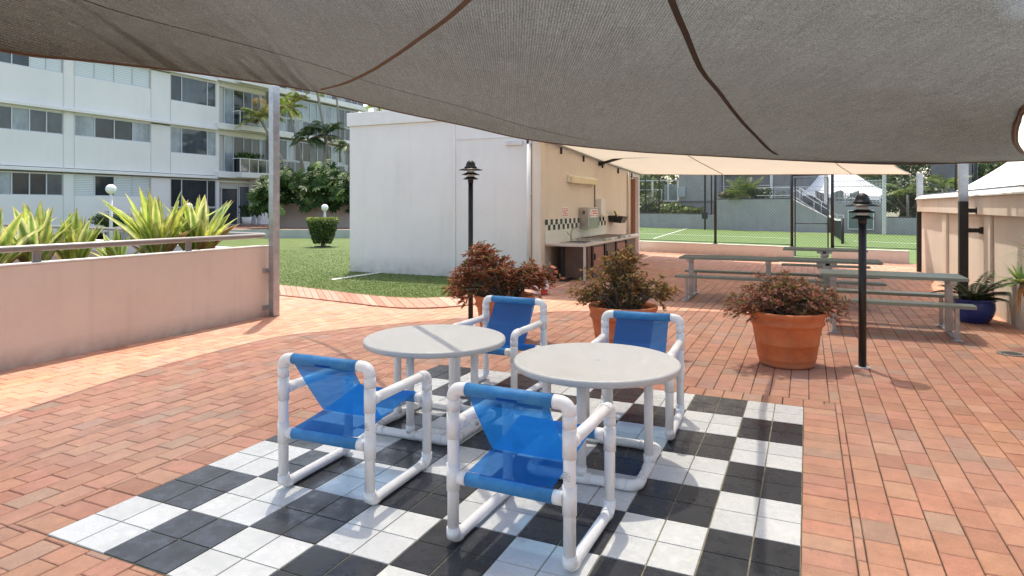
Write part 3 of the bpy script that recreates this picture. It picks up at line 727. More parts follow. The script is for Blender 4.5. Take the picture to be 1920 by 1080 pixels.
for i, ((x,y),a,lb) in enumerate(chairs):
    c = proto if i == 0 else copy_tree(proto)
    c.location = (x,y,.003); c.rotation_euler.z = R(a + (1.5,-1.0,-2,3)[i]); tag(c, lb, 'chair', CH)

# ------------------------------------------------------------------ round tables
def make_table():
    root = thing('round_table', 'x', 'table', (0,0,0)); Z = .66; Rr = .53
    m = MB(); m.lathe((0,0,0), [(.0001,Z-.026),(Rr-.03,Z-.026),(Rr-.022,Z-.042),(Rr-.006,Z-.042),(Rr,Z-.034),(Rr,Z-.012),(Rr-.004,Z-.004),(Rr-.014,Z),(Rr-.028,Z-.001),(Rr-.034,Z-.0025),(.03,Z-.0025),(.0001,Z-.0025)], 96, False, False)
    m.build('tabletop', mat['resin'], root)
    m = MB(); m.lathe((0,0,0), [(.024,Z-.0035),(.022,Z+.0005),(.0001,Z+.0005)], 20, False, False); m.build('parasol_hole_cap', mat['alu'], root)
    hs = .335
    pts = []
    for (sx,sy),(d0,d1) in (((1,-1),((1,0,0),(0,1,0))),((1,1),((0,1,0),(-1,0,0))),((-1,1),((-1,0,0),(0,-1,0))),((-1,-1),((0,-1,0),(1,0,0)))):
        pts += elbow((sx*hs,sy*hs,.031), d0, d1, .07)
    m = MB(); m.tube(pts, .0285, 14, closed=True)
    for a in range(4):
        c, s_ = round(math.cos(a*math.pi/2)), round(math.sin(a*math.pi/2))
        p = Vector((c*hs, s_*hs, .031)); t_ = Vector((-s_, c, 0))
        m.tube([p-t_*.055,p+t_*.055], .0325, 14)
        m.tube([p+t_*(hs-.12),p+t_*(hs-.065)], .0318, 14); m.tube([p-t_*(hs-.12),p-t_*(hs-.065)], .0318, 14)
        m.tube(elbow((c*hs-s_*hs, s_*hs+c*hs, .031),(-s_,c,0),(-c,-s_,0),.07), .0322, 14)
    m.build('base_frame', mat['pvc'], root)
    for a in range(4):
        c, s_ = math.cos(a*math.pi/2)*hs, math.sin(a*math.pi/2)*hs
        m = MB(); m.tube([(c,s_,.04),(c,s_,Z-.03)], .0285, 16); sleeve(m,(c,s_,.05),(c,s_,.10),.0318); sleeve(m,(c,s_,Z-.075),(c,s_,Z-.035),.0318); m.build('leg', mat['pvc'], root)
    m = MB(); m.tube([(-hs,0,Z-.052),(hs,0,Z-.052)], .026, 12); m.tube([(0,-hs,Z-.054),(0,hs,Z-.054)], .026, 12); m.build('cross_brace', mat['pvc'], root)
    return root
tt = make_table(); tt.location = (-2.55,4.22,.003); tag(tt, 'white round table on the left, the farther of the two', 'table', 'round white tables on the checkerboard')
t2_ = copy_tree(tt); t2_.location = (-1.235,4.03,.003); t2_.rotation_euler.z = R(2); tag(t2_, 'white round table on the right, the nearer of the two', 'table')

# ------------------------------------------------------------------ terracotta pots and shrubs
def leaf_cluster(m, c, axis, n, L, pal, droop=.3):
    axis = Vector(axis).normalized(); up = Vector((0,0,1)) if abs(axis.z) < .9 else Vector((1,0,0))
    s1 = axis.cross(up).normalized(); s2 = axis.cross(s1)
    for k in range(n):
        a = random.uniform(0,6.283); sp = random.uniform(.5,1.25)
        d = (axis + (s1*math.cos(a)+s2*math.sin(a))*sp).normalized(); d.z -= droop*random.random(); d.normalize()
        l = L*random.uniform(.6,1.25); w_ = l*random.uniform(.10,.15)
        sd_ = d.cross(Vector((random.uniform(-.4,.4),random.uniform(-.4,.4),1))).normalized()*w_
        mid = c + d*l*.5; tip = c + d*l + Vector((0,0,-l*.22))
        b = random.choice(pal); kk = random.uniform(.7,1.3); b = tuple(min(1,x*kk) for x in b)
        i0 = m.vert(c, b); i1 = m.vert(mid+sd_, b); i2 = m.vert(tip, tuple(x*1.1 for x in b)); i3 = m.vert(mid-sd_, b)
        m.face((i0,i1,i2,i3))
RED = [(.30,.09,.05),(.38,.13,.075),(.22,.11,.055),(.42,.19,.12),(.17,.18,.055),(.50,.26,.19),(.24,.07,.05)]
BRN = [(.30,.16,.06),(.22,.19,.07),(.36,.20,.09),(.16,.16,.055),(.44,.29,.16),(.20,.085,.055)]
MIX = [(.34,.15,.10),(.22,.19,.07),(.27,.10,.08),(.42,.23,.17),(.17,.17,.06),(.50,.22,.17),(.20,.10,.075)]
def potted(px, D, label, clumps, pal, seed, ncl, leafL=.075, rtop=.375, hp=.56, extra=None):
    random.seed(seed); x, y = at(px, D)
    root = thing('potted_shrub', label, 'potted plant', (x,y,0), 'terracotta pots with brown leaved shrubs')
    k = rtop/.375; z = hp/.56
    prof = [(.24,0),(.262,.005),(.27,.03),(.283,.075),(.289,.083),(.287,.092),(.308,.225),(.3145,.232),(.3145,.240),(.311,.248),(.338,.405),(.345,.415),(.358,.425),(.366,.44),(.362,.456),(.352,.47),(.362,.50),(.374,.525),(.377,.545),(.371,.558),(.360,.562),(.35,.555),(.345,.50)]
    m = MB(); m.lathe((x,y,.003), [(r_*k,zz*z) for r_,zz in prof], 56, True, False); m.build('pot', mat['terra'], root)
    m = MB(); m.lathe((x,y,.003), [(.0001,.50*z),(.2,.51*z),(.346*k,.49*z)], 32, False, False); m.build('soil', mat['soil'], root)
    st = MB(); fo = MB(); st.smooth = True
    for (ox, oy, oz, rx, ry, rz, w_) in clumps:   # offsets in camera-right / away / up
        c = Vector((x,y,0)) + cam(ox, oy, oz)
        nn = int(ncl*w_)
        for _ in range(nn):
            while True:
                d = Vector((random.gauss(0,1),random.gauss(0,1),random.gauss(0,1)))
                if d.length > .1: break
            d.normalize(); rr = random.uniform(.2,1.0)**.6
            rr *= 1 + .26*math.sin(d.x*6+seed)+.20*math.sin(d.y*8+d.z*7+seed)
            o_ = cam(d.x*rx*rr, d.y*ry*rr, 0); p = c + Vector((o_.x,o_.y,d.z*rz*rr))
            if (Vector((p.x-x,p.y-y,0)).length < rtop*.95 and p.z < hp*.93): p.z = hp*.93+random.uniform(0,.05)
            ax = (p-Vector((x,y,.25))).normalized()*.8+Vector((0,0,.35))
            leaf_cluster(fo, p, ax, random.randint(7,11), leafL, pal, .55)
            if random.random() < .32:
                s0 = Vector((x+random.uniform(-.14,.14), y+random.uniform(-.14,.14), .48*z)); md = s0.lerp(p,.5)+Vector((0,0,.08))
                st.tube([s0, md, p], .006, 5, rr=[.009,.006,.003])
    st.build('stem', mat['bark'], root); fo.build('foliage', mat['redleaf'], root)
    return root
potted(1475, 6.78, 'terracotta pot with low spreading shrub beside the nearest black lamp post, the nearest pot', [(0,0,.70,.45,.34,.17,1.0),(-.42,0,.62,.20,.2,.16,.25),(.42,0,.62,.22,.2,.16,.28),(-.05,.05,.82,.26,.2,.11,.25),(.2,-.2,.60,.2,.12,.10,.12)], MIX, 31, 280)
potted(1168, 7.15, 'terracotta pot with bushy brown shrub standing behind the right chair, middle of the three pots', [(0,.05,.78,.36,.32,.28,1.0),(0,.05,1.02,.20,.2,.16,.3),(-.35,0,.66,.22,.2,.12,.2),(.38,0,.70,.20,.2,.16,.25)], BRN, 32, 320)
potted(946, 8.0, 'terracotta pot with tall reddish shrub partly behind a black lamp post', [(-.20,0,.84,.30,.28,.24,.9),(-.27,0,1.06,.15,.15,.13,.2),(.34,0,.76,.25,.22,.20,.5),(-.52,0,.66,.22,.2,.24,.35),(.02,0,.74,.32,.28,.22,.4)], RED, 33, 350, .085)

# ------------------------------------------------------------------ bollard-style lamp posts
def lamp_post(x, y, h, label, rp=.037, sc_=1.0):
    root = thing('lamp_post', label, 'lamp post', (x,y,0), 'black tiered garden lamp posts')
    hh = h-.27*sc_
    m = MB(); m.tube([(x,y,.004),(x,y,hh)], rp, 20); m.tube([(x,y,hh-.05*sc_),(x,y,hh)], rp*1.12, 20); m.build('post', mat['black'], root)
    m = MB(); m.lathe((x,y,.001), [(.075,0),(.075,.006),(.04,.012)], 20); m.build('base_plate', mat['coping'], root)
    m = MB(); m.lathe((x,y,hh), [(.05*sc_,.004),(.05*sc_,.19*sc_)], 24); m.build('lamp_glass', mat['opal'], root)
    for z_, r_ in ((.004,.105),(.065,.125),(.13,.165)):
        m = MB(); z_ *= sc_; r_ *= sc_
        m.lathe((x,y,hh+z_), [(.056*sc_,.032*sc_),(r_,.002),(r_,-.003),(.056*sc_,.024*sc_),(.052*sc_,.018*sc_),(.051*sc_,.032*sc_)], 40, False, False); m.build('louvre_ring', mat['black'], root)
    m = MB(); m.lathe((x,y,hh+.16*sc_), [(.085*sc_,0),(.09*sc_,.012*sc_),(.07*sc_,.018*sc_),(.064*sc_,.05*sc_),(.05*sc_,.08*sc_),(.028*sc_,.098*sc_),(.0001,.104*sc_)], 32, True, False); m.build('dome_cap', mat['black'], root)
    return root
x, y, _ = G(1617, 689); lamp_post(x, y, 1.785, 'black tiered lamp post on the right between the nearest pot and the benches')
x, y = at(882.5, 8.95); lamp_post(x, y, 2.28, 'black tiered lamp post in front of the white building, beside the reddish shrub', .034, 1.0)

# ------------------------------------------------------------------ picnic settings
def picnic(cx, cy, label, L=1.68, central=False):
    root = thing('picnic_setting', label, 'picnic table', (cx,cy,0), 'aluminium picnic settings')
    zt, zs, so_ = .745, .445, .52
    def planks(nm, y0, n, w_, z, L_):
        m = MB()
        for k in range(n):
            yy = y0+(k-(n-1)/2)*w_; m.box(cx-L_/2, cx+L_/2, cy+yy-w_/2+.003, cy+yy+w_/2-.003, z-.038, z)
            for j in range(5): 
                m.box(cx-L_/2+.001, cx+L_/2-.001, cy+yy-w_/2+.012+j*w_/5.2, cy+yy-w_/2+.018+j*w_/5.2, z, z+.002)
        m.build(nm, mat['bench'], root, bevel=.004)
    planks('tabletop', 0, 3, .225, zt, L)
    planks('seat', -so_, 1, .24, zs, L+.04); planks('seat', so_, 1, .24, zs, L+.04)
    xs = (0,) if central else (-L/2+.16, L/2-.16)
    for x_ in xs:
        X = cx+x_; m = MB(); wd = .11 if central else .075
        m.box(X-wd/2, X+wd/2, cy-.05, cy+.05, .041, zt-.09); m.box(X-.035, X+.035, cy-.32, cy+.32, zt-.09, zt-.04)
        m.box(X-.03, X+.03, cy-so_-.05, cy+so_+.05, .004, .04)
        for s_ in (-1,1):
            if central: m.beam((X,cy,.30),(X,cy+s_*so_,zs-.07),.05,.05); m.box(X-.14,X+.14,cy+s_*so_-.06,cy+s_*so_+.06,zs-.075,zs-.04)
            else:
                m.box(X-.022, X+.022, cy+s_*so_-.022, cy+s_*so_+.022, .041, zs-.04); m.box(X-.06, X+.06, cy+s_*(so_+.03)-.05, cy+s_*(so_+.03)+.05, .002, .0125)
        if central:
            m.box(X-.14,X+.14,cy-.32,cy-.30,zt-.085,zt-.041)
            m.box(X-.07,X+.07,cy-.32,cy-.30,zt-.15,zt-.086)
        m.build('leg_frame', mat['galv'], root, bevel=.003)
        if central:
            m = MB()
            for q in (-.12,-.06,.06,.12): m.tube([(X+q,cy-.335,zt-.065),(X+q,cy-.32,zt-.065)], .009, 8)
            m.build('bolt', mat['steel'], root)
    # end caps
    return root
picnic(.99, 9.98, 'aluminium picnic setting nearest the right wall, in front of the blue pot', 1.66)
picnic(-1.26, 12.05, 'aluminium picnic setting on the left, nearest the kitchen counter', 1.62)
picnic(.30, 12.15, 'aluminium picnic setting in the middle row on a single central leg', 1.58, True)
picnic(.32, 15.2, 'farthest aluminium picnic setting, in front of the court gate', 1.58, True)

# ------------------------------------------------------------------ right wall, posts
RU = 2.58
tw = thing('boundary_wall', 'tall beige rendered wall with capped top along the right side', 'wall', (RU,14,0))
WV1 = 18.9
m = MB(); m.box(RU, RU+.28, -2, WV1, 0, 1.50); m.build('wall_body', mat['beige'], tw)
m = MB(); m.box(RU-.09, RU+.34, -2, WV1+.05, 1.502, 1.80); m.build('fascia', mat['beige'], tw, bevel=.01)
m = MB(); q = [(RU-.13,1.802),(RU-.13,1.825),(RU-.02,1.90),(RU+.30,1.90),(RU+.40,1.802)]
a = [m.vert((x_,-2,z)) for x_,z in q]; b = [m.vert((x_,WV1+.08,z)) for x_,z in q]
m.face(a); m.face(b[::-1])
for k in range(5): m.face((a[k], b[k], b[(k+1)%5], a[(k+1)%5]))
m.build('capping', mat['trim'], tw)
m = MB()
for k in range(90): m.obox((RU+.04, 6.0+k*.143, 1.915),(.03,.03,.035))
m.build('capping_fixing', mat['ink'], tw)
m = MB(); m.tube([(RU-.03,6,1.888),(RU-.03,WV1,1.888)], .008, 6); m.build('capping_wire', mat['ink'], tw)
m = MB(); m.box(RU-.05, RU-.001, 15.5, 15.9, 0, 1.501); m.box(RU-.045, RU-.001, 12.05, 12.45, 0, 1.501); m.build('pilaster', mat['beige'], tw, bevel=.01)
def dark_post(px, D, top, w_, brk, label):
    x, y = at(px, D); root = thing('black_post', label, 'post', (x,y,0), 'posts carrying the cream awning')
    m = MB(); m.box(x-w_/2, x+w_/2, y-w_/2, y+w_/2, 0, 1.72); m.build('painted_base', mat['black'], root, bevel=.006)
    m = MB(); m.box(x-w_/2, x+w_/2, y-w_/2, y+w_/2, 1.721, top); m.build('steel_upper', mat['galv'], root, bevel=.006)
    for z in brk:
        m = MB(); m.box(x+w_/2+.001, RU-.05 if z < 1.5 else RU-.095, y-.03, y+.03, z-.035, z+.035); m.box((RU-.05 if z < 1.5 else RU-.095)-.001, (RU-.001) if z < 1.5 else (RU-.0905), y-.05, y+.05, z-.055, z+.055); m.build('wall_bracket', mat['black'], root)
    return root
dark_post(1724.5, 16.3, 2.46, .13, (1.20,1.62), 'black and grey steel post under the end of the cream awning')
dark_post(1806, 10.6, 2.72, .125, (1.25,1.57), 'black and grey steel post behind the blue pot by the beige wall')

# drain cover
x, y, _ = G(1897, 664)
td = thing('drain_cover', 'round metal drain cover in the bricks by the right wall', 'drain cover', (x,y,0))
m = MB(); m.lathe((x,y,.003), [(.14,0),(.14,.006),(.115,.008),(.11,.003)], 40, True, True); m.build('ring', mat['rail'], td)
m = MB(); 
for k in range(-3,4): m.box(x+k*.028-.007, x+k*.028+.007, y-.09*math.cos(k*.4), y+.09*math.cos(k*.4), .008, .0125)
m.build('grate', mat['black'], td)

# ------------------------------------------------------------------ fronds
def frond(m, p, d, L, nl, ll, droop, pal, up0=.9, fold=.5, wl=.08):
    d = Vector((d[0],d[1],0)).normalized(); side = Vector((-d.y,d.x,0)); pts = []
    K = 12
    for k in range(K+1):
        t = k/K; pts.append(Vector(p) + d*L*(t*(1-.12*t)) *math.cos(math.atan(up0)*(1-t*.6)) + Vector((0,0,L*(up0*.75*t - droop*t*t))))
    m.col = pal[-1]; m.tube(pts, .01, 4, cap=False, rr=[.014*(1-.8*k/K)*max(.5,L) for k in range(K+1)])
    for k in range(nl):
        t = .14+.86*k/nl; q = t*K; i = min(K-1,int(q)); c = pts[i].lerp(pts[i+1], q-i); tg = (pts[i+1]-pts[i]).normalized()
        l = ll*math.sin(math.pi*(.12+.86*t))**.6*random.uniform(.85,1.1)
        for s_ in (-1,1):
            ld = (side*s_ + tg*.75 + Vector((0,0,fold*random.uniform(.4,1)-droop*.4))).normalized()
            b = random.choice(pal); kk = random.uniform(.75,1.25); b = tuple(x_*kk for x_ in b)
            wv = tg*l*wl; e = c+ld*l+Vector((0,0,-l*.25)); md = c+ld*l*.5
            m.face((m.vert(c,b), m.vert(md+wv,b), m.vert(e,b), m.vert(md-wv,b)))
    m.col = (1,1,1)
random.seed(41)
x, y = at(1826, 9.25)
tbp = thing('blue_pot_palm', 'glossy blue pot with a dark arching cycad against the beige wall', 'potted plant', (x,y,0))
m = MB(); m.lathe((x,y,.003), [(.17,0),(.185,.01),(.235,.10),(.258,.20),(.252,.275),(.245,.295),(.265,.305),(.27,.32),(.262,.33),(.24,.328),(.235,.28)], 48, True, False); m.build('pot', mat['bluepot'], tbp)
m = MB(); m.lathe((x,y,.003), [(.0001,.29),(.236,.28)], 24, False, False); m.build('soil', mat['soil'], tbp)
m = MB()
for k in range(17):
    a = k*2.399; el = random.uniform(.5,1.6)
    frond(m, (x+math.cos(a)*.03,y+math.sin(a)*.03,.30), (math.cos(a),math.sin(a)), random.uniform(.42,.60), 30, .14, .45, [(.04,.075,.03),(.05,.09,.04),(.07,.11,.05),(.08,.10,.04)], el, .2, .075)
for a_, L_, u_ in ((R(-20),.85,1.1),(R(5),.72,.8),(R(165),.62,.8)):
    frond(m, (x,y,.31), (math.cos(a_),math.sin(a_)), L_, 40, .13, .50, [(.04,.07,.03),(.06,.10,.04),(.045,.075,.04)], u_, .2, .075)
m.build('fronds', mat['glossleaf'], tbp)
for dx in (-.12, .04, .14):
    m = MB(); m.lathe((x+dx, y-.19, .001), [(.03,0),(.035,.01),(.02,.03)], 8); m.build('pebble', mat['soil'], tbp) if dx == 1 else None

# spiky plant at the right edge
random.seed(43)
tx, ty = at(1914, 7.6)
tsp = thing('spiky_yucca', 'spiky green plant with drooping dry leaves cut by the right edge of the photo', 'plant', (tx,ty,0))
m = MB(); m.smooth = True; m.tube([(tx+.62,ty,.0),(tx+.5,ty,.35),(tx+.25,ty,.6),(tx,ty,.72)], .03, 10, rr=[.04,.035,.028,.022]); m.tube([(tx+.5,ty,.35),(tx+.42,ty,.8),(tx+.14,ty+.03,1.10)], .025, 8); m.build('trunk', mat['palmbark'], tsp)
m = MB()
def spikes(c, n, L, dry):
    for k in range(n):
        a = random.uniform(0,6.283); el = random.uniform(-.15,1.2); d = Vector((math.cos(a)*math.cos(el), math.sin(a)*math.cos(el), math.sin(el)))
        pal = random.choice([(.24,.40,.10),(.32,.46,.13),(.42,.50,.20),(.16,.30,.07)])
        if k < dry: d = Vector((math.cos(a)*.35,math.sin(a)*.35,-1)).normalized()*.75; pal = random.choice([(.50,.27,.10),(.58,.36,.17),(.40,.20,.08)])
        l = L*random.uniform(.7,1.1); sd_ = d.cross(Vector((0,0,1))).normalized()*.017
        pr = None
        for q in range(5):
            t = q/4; p = Vector(c)+d*l*t+Vector((0,0,-.28*l*t*t)); ww = (1-t**2)*(1 if t > 0 else .6)
            row = (m.vert(p-sd_*ww,pal), m.vert(p+sd_*ww,pal))
            if pr: m.face((pr[0],pr[1],row[1],row[0]))
            pr = row
spikes((tx,ty,.74), 64, .46, 6); spikes((tx+.14,ty+.03,1.10), 40, .44, 4)
m.build('leaves', mat['blade'], tsp)

# ------------------------------------------------------------------ shade sail (dark) : Coons patch in camera-aligned coordinates
def cpt(px, py, D): return Vector(((px-960)/F*D, D, zof(py, D)))
bot = [Vector((-4.45,1.0,2.72)), Vector((-4.38,3.2,2.82)), cpt(0,93,5.4), cpt(160,113,6.3), cpt(360,136,7.8), cpt(550,164,9.45), cpt(640,182,9.9), cpt(735,207,10.3), cpt(870,235,10.8), cpt(1000,263,11.2), cpt(1180,283,11.3), cpt(1350,293,11.0), cpt(1500,301,10.5), cpt(1620,306,10.1), cpt(1700,307.5,9.8), cpt(1800,305,9.2), cpt(1920,301,8.5), cpt(1990,300,8.15)]
right = [cpt(1990,300,8.15), cpt(1930,292,7.95), cpt(1907,272,7.6), cpt(1903,250,7.25), cpt(1909,225,6.85), cpt(1930,195,6.3), Vector((4.75,5.2,2.85)), Vector((4.6,3.0,3.0)), Vector((4.9,0,3.05)), Vector((5.4,-3,3.0))]
left = [Vector((-4.45,1.0,2.72)), Vector((-4.42,0,2.70)), Vector((-4.5,-1.5,2.68)), Vector((-4.7,-3,2.7))]
front = [Vector((-4.7,-3,2.7)), Vector((-2,-2.6,3.0)), Vector((1,-2.5,3.1)), Vector((3.5,-2.7,3.05)), Vector((5.4,-3,3.0))]
def curve(pts, t):
    n = len(pts)-1; q = min(t*n, n-1e-6); i = int(q); f = q-i
    p0 = pts[max(0,i-1)]; p1 = pts[i]; p2 = pts[i+1]; p3 = pts[min(n,i+2)]
    return .5*((2*p1)+(p2-p0)*f+(2*p0-5*p1+4*p2-p3)*f*f+(3*p1-p0-3*p2+p3)*f**3)
def sail(s, t):
    B_, F_, L_, R_ = curve(bot,s), curve(front,s), curve(left,t), curve(right,t)
    p = (1-t)*B_+t*F_+(1-s)*L_+s*R_ - ((1-s)*(1-t)*bot[0]+s*(1-t)*bot[-1]+(1-s)*t*front[0]+s*t*front[-1])
    wgt = math.sin(math.pi*min(1,t))*math.sin(math.pi*s)
    p.z += .32*wgt*(1-.6*t)
    p.z += .012*math.sin(s*37+t*5)*math.sin(math.pi*t)*math.sin(math.pi*s)
    return p
def c2w(p): return cam(p.x, p.y, p.z)
tsl = thing('shade_sail', 'large dark grey-brown shade cloth stretched overhead across the top of the photo', 'shade sail', (0,6,3))
m = MB(); m.smooth = True; NS, NT = 110, 60
g = [[m.vert(c2w(sail(i/NS, (j/NT)**1.25))) for i in range(NS+1)] for j in range(NT+1)]
for j in range(NT):
    for i in range(NS): m.face((g[j][i], g[j][i+1], g[j+1][i+1], g[j+1][i]))
m.build('cloth', mat['sail'], tsl)
# added louvre fins, not part of the knit: pass high sun, block shallow views
m = MB(); m.smooth = False; NR, NQ = 1050, 64
prev = None
for j in range(NR+1):
    t = .001+.998*j/NR; row = []
    for i in range(NQ+1):
        p = c2w(sail(.001+.998*i/NQ, t)); h_ = .0082
        row.append((m.vert((p.x,p.y,p.z+.0006)), m.vert((p.x,p.y,p.z+h_))))
    for i in range(NQ): m.face((row[i][0],row[i+1][0],row[i+1][1],row[i][1]))
m.build('added_light_fins', mat['lightfin'], tsl)
def strip(name, st, w_, mt, dz=-.004):
    pts = [c2w(sail(*q))+Vector((0,0,dz)) for q in st]; m = MB(); m.smooth = True; pr = None
    for i, p in enumerate(pts):
        d = (pts[min(i+1,len(pts)-1)]-pts[max(0,i-1)]).normalized(); s0, t0 = st[i]; e = .004
        du = c2w(sail(min(1,s0+e),t0))-c2w(sail(max(0,s0-e),t0)); dv = c2w(sail(s0,min(1,t0+e)))-c2w(sail(s0,max(0,t0-e)))
        nn = du.cross(dv).normalized(); sd_ = nn.cross(d).normalized()*w_/2
        row = (m.vert(p-sd_), m.vert(p+sd_))
        if pr: m.face((pr[0],pr[1],row[1],row[0]))
        pr = row
    return m.build(name, mt, tsl)
def proj(p): return (960+F*p.x/p.y, HZ-(p.z-H)*F/p.y)
def solve(px, py, s=.5, t=.3):
    best = None
    for a in range(1,48):
        for b in range(0,36):
            q = sail(a/48, b/48)
            if q.y < .6: continue
            x_, y_ = proj(q); e = (x_-px)**2+(y_-py)**2
            if best is None or e < best[0]: best = (e, a/48, b/48)
    e, s, t = best; h = .02
    for _ in range(40):
        imp = False
        for ds, dt in ((h,0),(-h,0),(0,h),(0,-h)):
            q = sail(min(1,max(0,s+ds)), min(1,max(0,t+dt)))
            if q.y < .6: continue
            x_, y_ = proj(q); e2 = (x_-px)**2+(y_-py)**2
            if e2 < e: e, s, t, imp = e2, min(1,max(0,s+ds)), min(1,max(0,t+dt)), True
        if not imp: h /= 2
    return (s, t)
def dens(q, n=4):
    r = []
    for a, b in zip(q, q[1:]): r += [(a[0]+(b[0]-a[0])*k/n, a[1]+(b[1]-a[1])*k/n) for k in range(n)]
    return r+[q[-1]]
def sm2(q):
    v = [Vector((a,b,0)) for a,b in q]; v = smooth_poly(v,2); return [(p.x,p.y) for p in v]
strip('seam_strap', sm2([solve(*p) for p in ((930,-50),(875,0),(800,60),(740,105),(690,138),(645,158),(600,168))]), .055, mat['hem'])
strip('seam_strap', sm2([solve(*p) for p in ((1235,-60),(1262,2),(1300,85),(1345,165),(1390,225),(1430,265),(1458,290))]), .055, mat['hemdark'])
strip('hem_stitch', sm2([solve(*p) for p in ((80,-30),(200,14),(400,68),(600,125),(800,182),(960,228),(1100,262))]), .018, mat['hemdark'])
strip('edge_hem', [(i/110, .0015) for i in range(111)], .05, mat['hem'])
strip('edge_hem', [(.9985, (i/40)) for i in range(41)], .07, mat['hem'])
m = MB(); m.tube([c2w(sail(i/150,0))+Vector((0,0,-.003)) for i in range(151)], .011, 8); m.build('edge_cable', mat['hem'], tsl)
m = MB(); m.tube([c2w(sail(1,i/60)) for i in range(61)], .012, 8); m.build('edge_cable', mat['hem'], tsl)

# ------------------------------------------------------------------ cream awning
ta = thing('cream_awning', 'cream fabric awning behind the dark sail, between the kitchen wall and the court', 'awning', (-1,16,2.8))
cl = [Vector((-5.22,11.75,3.15)), Vector((-5.26,13.4,3.13)), Vector((-5.26,18,2.92)), Vector((-5.2,22.35,2.74))]
far_ = [cl[-1], Vector((-2.6,21.2,2.62)), Vector((0,20.2,2.54)), Vector((2.35,18.95,2.44))]
near_ = [cl[0], Vector((-2.8,11.75,2.98)), Vector((-.3,11.65,2.86)), Vector((2.3,11.1,2.72))]
rt = [near_[-1], Vector((1.72,13.2,2.66)), Vector((1.72,16.3,2.55)), far_[-1]]
m = MB(); m.smooth = True; NA = 26
def awn(s, t):
    N_, F_, L_, R_ = curve(near_,s), curve(far_,s), curve(cl,t), curve(rt,t)
    p = (1-t)*N_+t*F_+(1-s)*L_+s*R_-((1-s)*(1-t)*near_[0]+s*(1-t)*near_[-1]+(1-s)*t*far_[0]+s*t*far_[-1])
    p.z += .10*math.sin(math.pi*s)*math.sin(math.pi*t); return p
g = [[m.vert(awn(i/NA,j/NA)) for i in range(NA+1)] for j in range(NA+1)]
for j in range(NA):
    for i in range(NA): m.face((g[j][i],g[j][i+1],g[j+1][i+1],g[j+1][i]))
m.build('canopy', mat['awning'], ta)
for s_ in (.36,.80):
    m = MB(); m.tube([awn(s_+.012*math.sin(j/9),j/26)+Vector((0,0,-.012)) for j in range(27)], .012, 6); m.build('seam', M_('awning_seam',(.45,.36,.26),.8) if s_ < .5 else bpy.data.materials['awning_seam'], ta)
m = MB(); m.tube([awn(i/26,1) for i in range(27)], .014, 6); m.build('edge_cable', bpy.data.materials['awning_seam'], ta)
m = MB(); m.tube([awn(1,i/26) for i in range(27)], .014, 6); m.build('edge_cable', bpy.data.materials['awning_seam'], ta)
m = MB(); m.tube([awn(0,j/26)+Vector((.03,0,-.05)) for j in range(3,27)], .035, 8); m.build('wall_track', mat['rail'], ta)
for j in range(5,26,3):
    m = MB(); p = awn(0,j/26); m.box(KU+.005,KU+.05,p.y-.015,p.y+.015,p.z-.22,p.z-.06)
    m.build('track_hook', mat['black'], ta)
p0 = P3(1123,307,depth_on_u(1123,KU)); p1 = P3(1215,281,17.2)
m = MB(); m.beam(p0+Vector((.06,0,0)), p1, .07, .07); m.obox(p0+Vector((.07,0,0)),(.14,.16,.12)); m.build('strut', mat['black'], ta, bevel=.005)

# ------------------------------------------------------------------ court kerb wall and chain-link fence
kA = Vector(G(1190,470.5)); kB = Vector((2.5,21.4,0)); 
kmid0 = Vector(G(1487,478)); kmid1 = Vector(G(1560,481))
def onk(px):
    a = (px-960)/F; best = None
    d = kB-kA
    r_ = Vector(at(px,1.0)+(0,)); det = r_.x*(-d.y)+r_.y*d.x
    t = (kA.x*(-d.y)+kA.y*d.x)/det; return Vector((r_.x*t, r_.y*t, 0))
dk = (kB-kA).normalized(); nk = Vector((-dk.y,dk.x,0))
tk = thing('court_kerb', 'low pink rendered kerb wall between the bricks and the tennis court', 'low wall', (kA.x,kA.y,0))
for a, b in ((kA-dk*1.0, onk(1486)), (onk(1558), kB+dk*.1)):
    m = MB(); q = [a,b,b+nk*.22,a+nk*.22]; m.prism([(p.x,p.y) for p in q], -.05, .345); m.build('wall_body', mat['pink'], tk, bevel=.01)
    m = MB(); q = [a-nk*.004,b-nk*.004,b+nk*.225,a+nk*.225]; m.prism([(p.x,p.y) for p in q], .346, .365); m.build('coping', mat['court'] if False else mat['coping'], tk)
def wires(m, a, b, z0, z1, sp=.062, w_=.0034):
    d = (b-a); L = d.length; d = d.normalized(); hgt = z1-z0; nn = Vector((-d.y,d.x,0))
    k = -hgt
    while k < L:
        for sg in (0,1):
            s0, s1 = k, k+hgt; za, zb = z0, z1
            if s0 < 0: za = z0-s0; s0 = 0
            if s1 > L: zb = z1-(s1-L); s1 = L
            if s1-s0 > .01:
                if sg: p, q = a+d*s0+Vector((0,0,za)), a+d*s1+Vector((0,0,zb))
                else: p, q = a+d*(L-s0)+Vector((0,0,za)), a+d*(L-s1)+Vector((0,0,zb))
                t_ = (q-p).normalized(); s_ = t_.cross(nn).normalized()*w_
                i = [m.vert(p+s_),m.vert(p-s_*.5+nn*w_*.87),m.vert(p-s_*.5-nn*w_*.87),m.vert(q+s_),m.vert(q-s_*.5+nn*w_*.87),m.vert(q-s_*.5-nn*w_*.87)]
                m.face((i[0],i[1],i[4],i[3])); m.face((i[1],i[2],i[5],i[4])); m.face((i[2],i[0],i[3],i[5]))
        k += sp*1.414
mat['wire'] = M_('black_wire', (.035,.038,.038), .5)
tfn = thing('chain_link_fence', 'black chain-link court fence standing on the pink kerb', 'fence', (kA.x,kA.y,.36))
fo_ = nk*.11
FT = 3.3
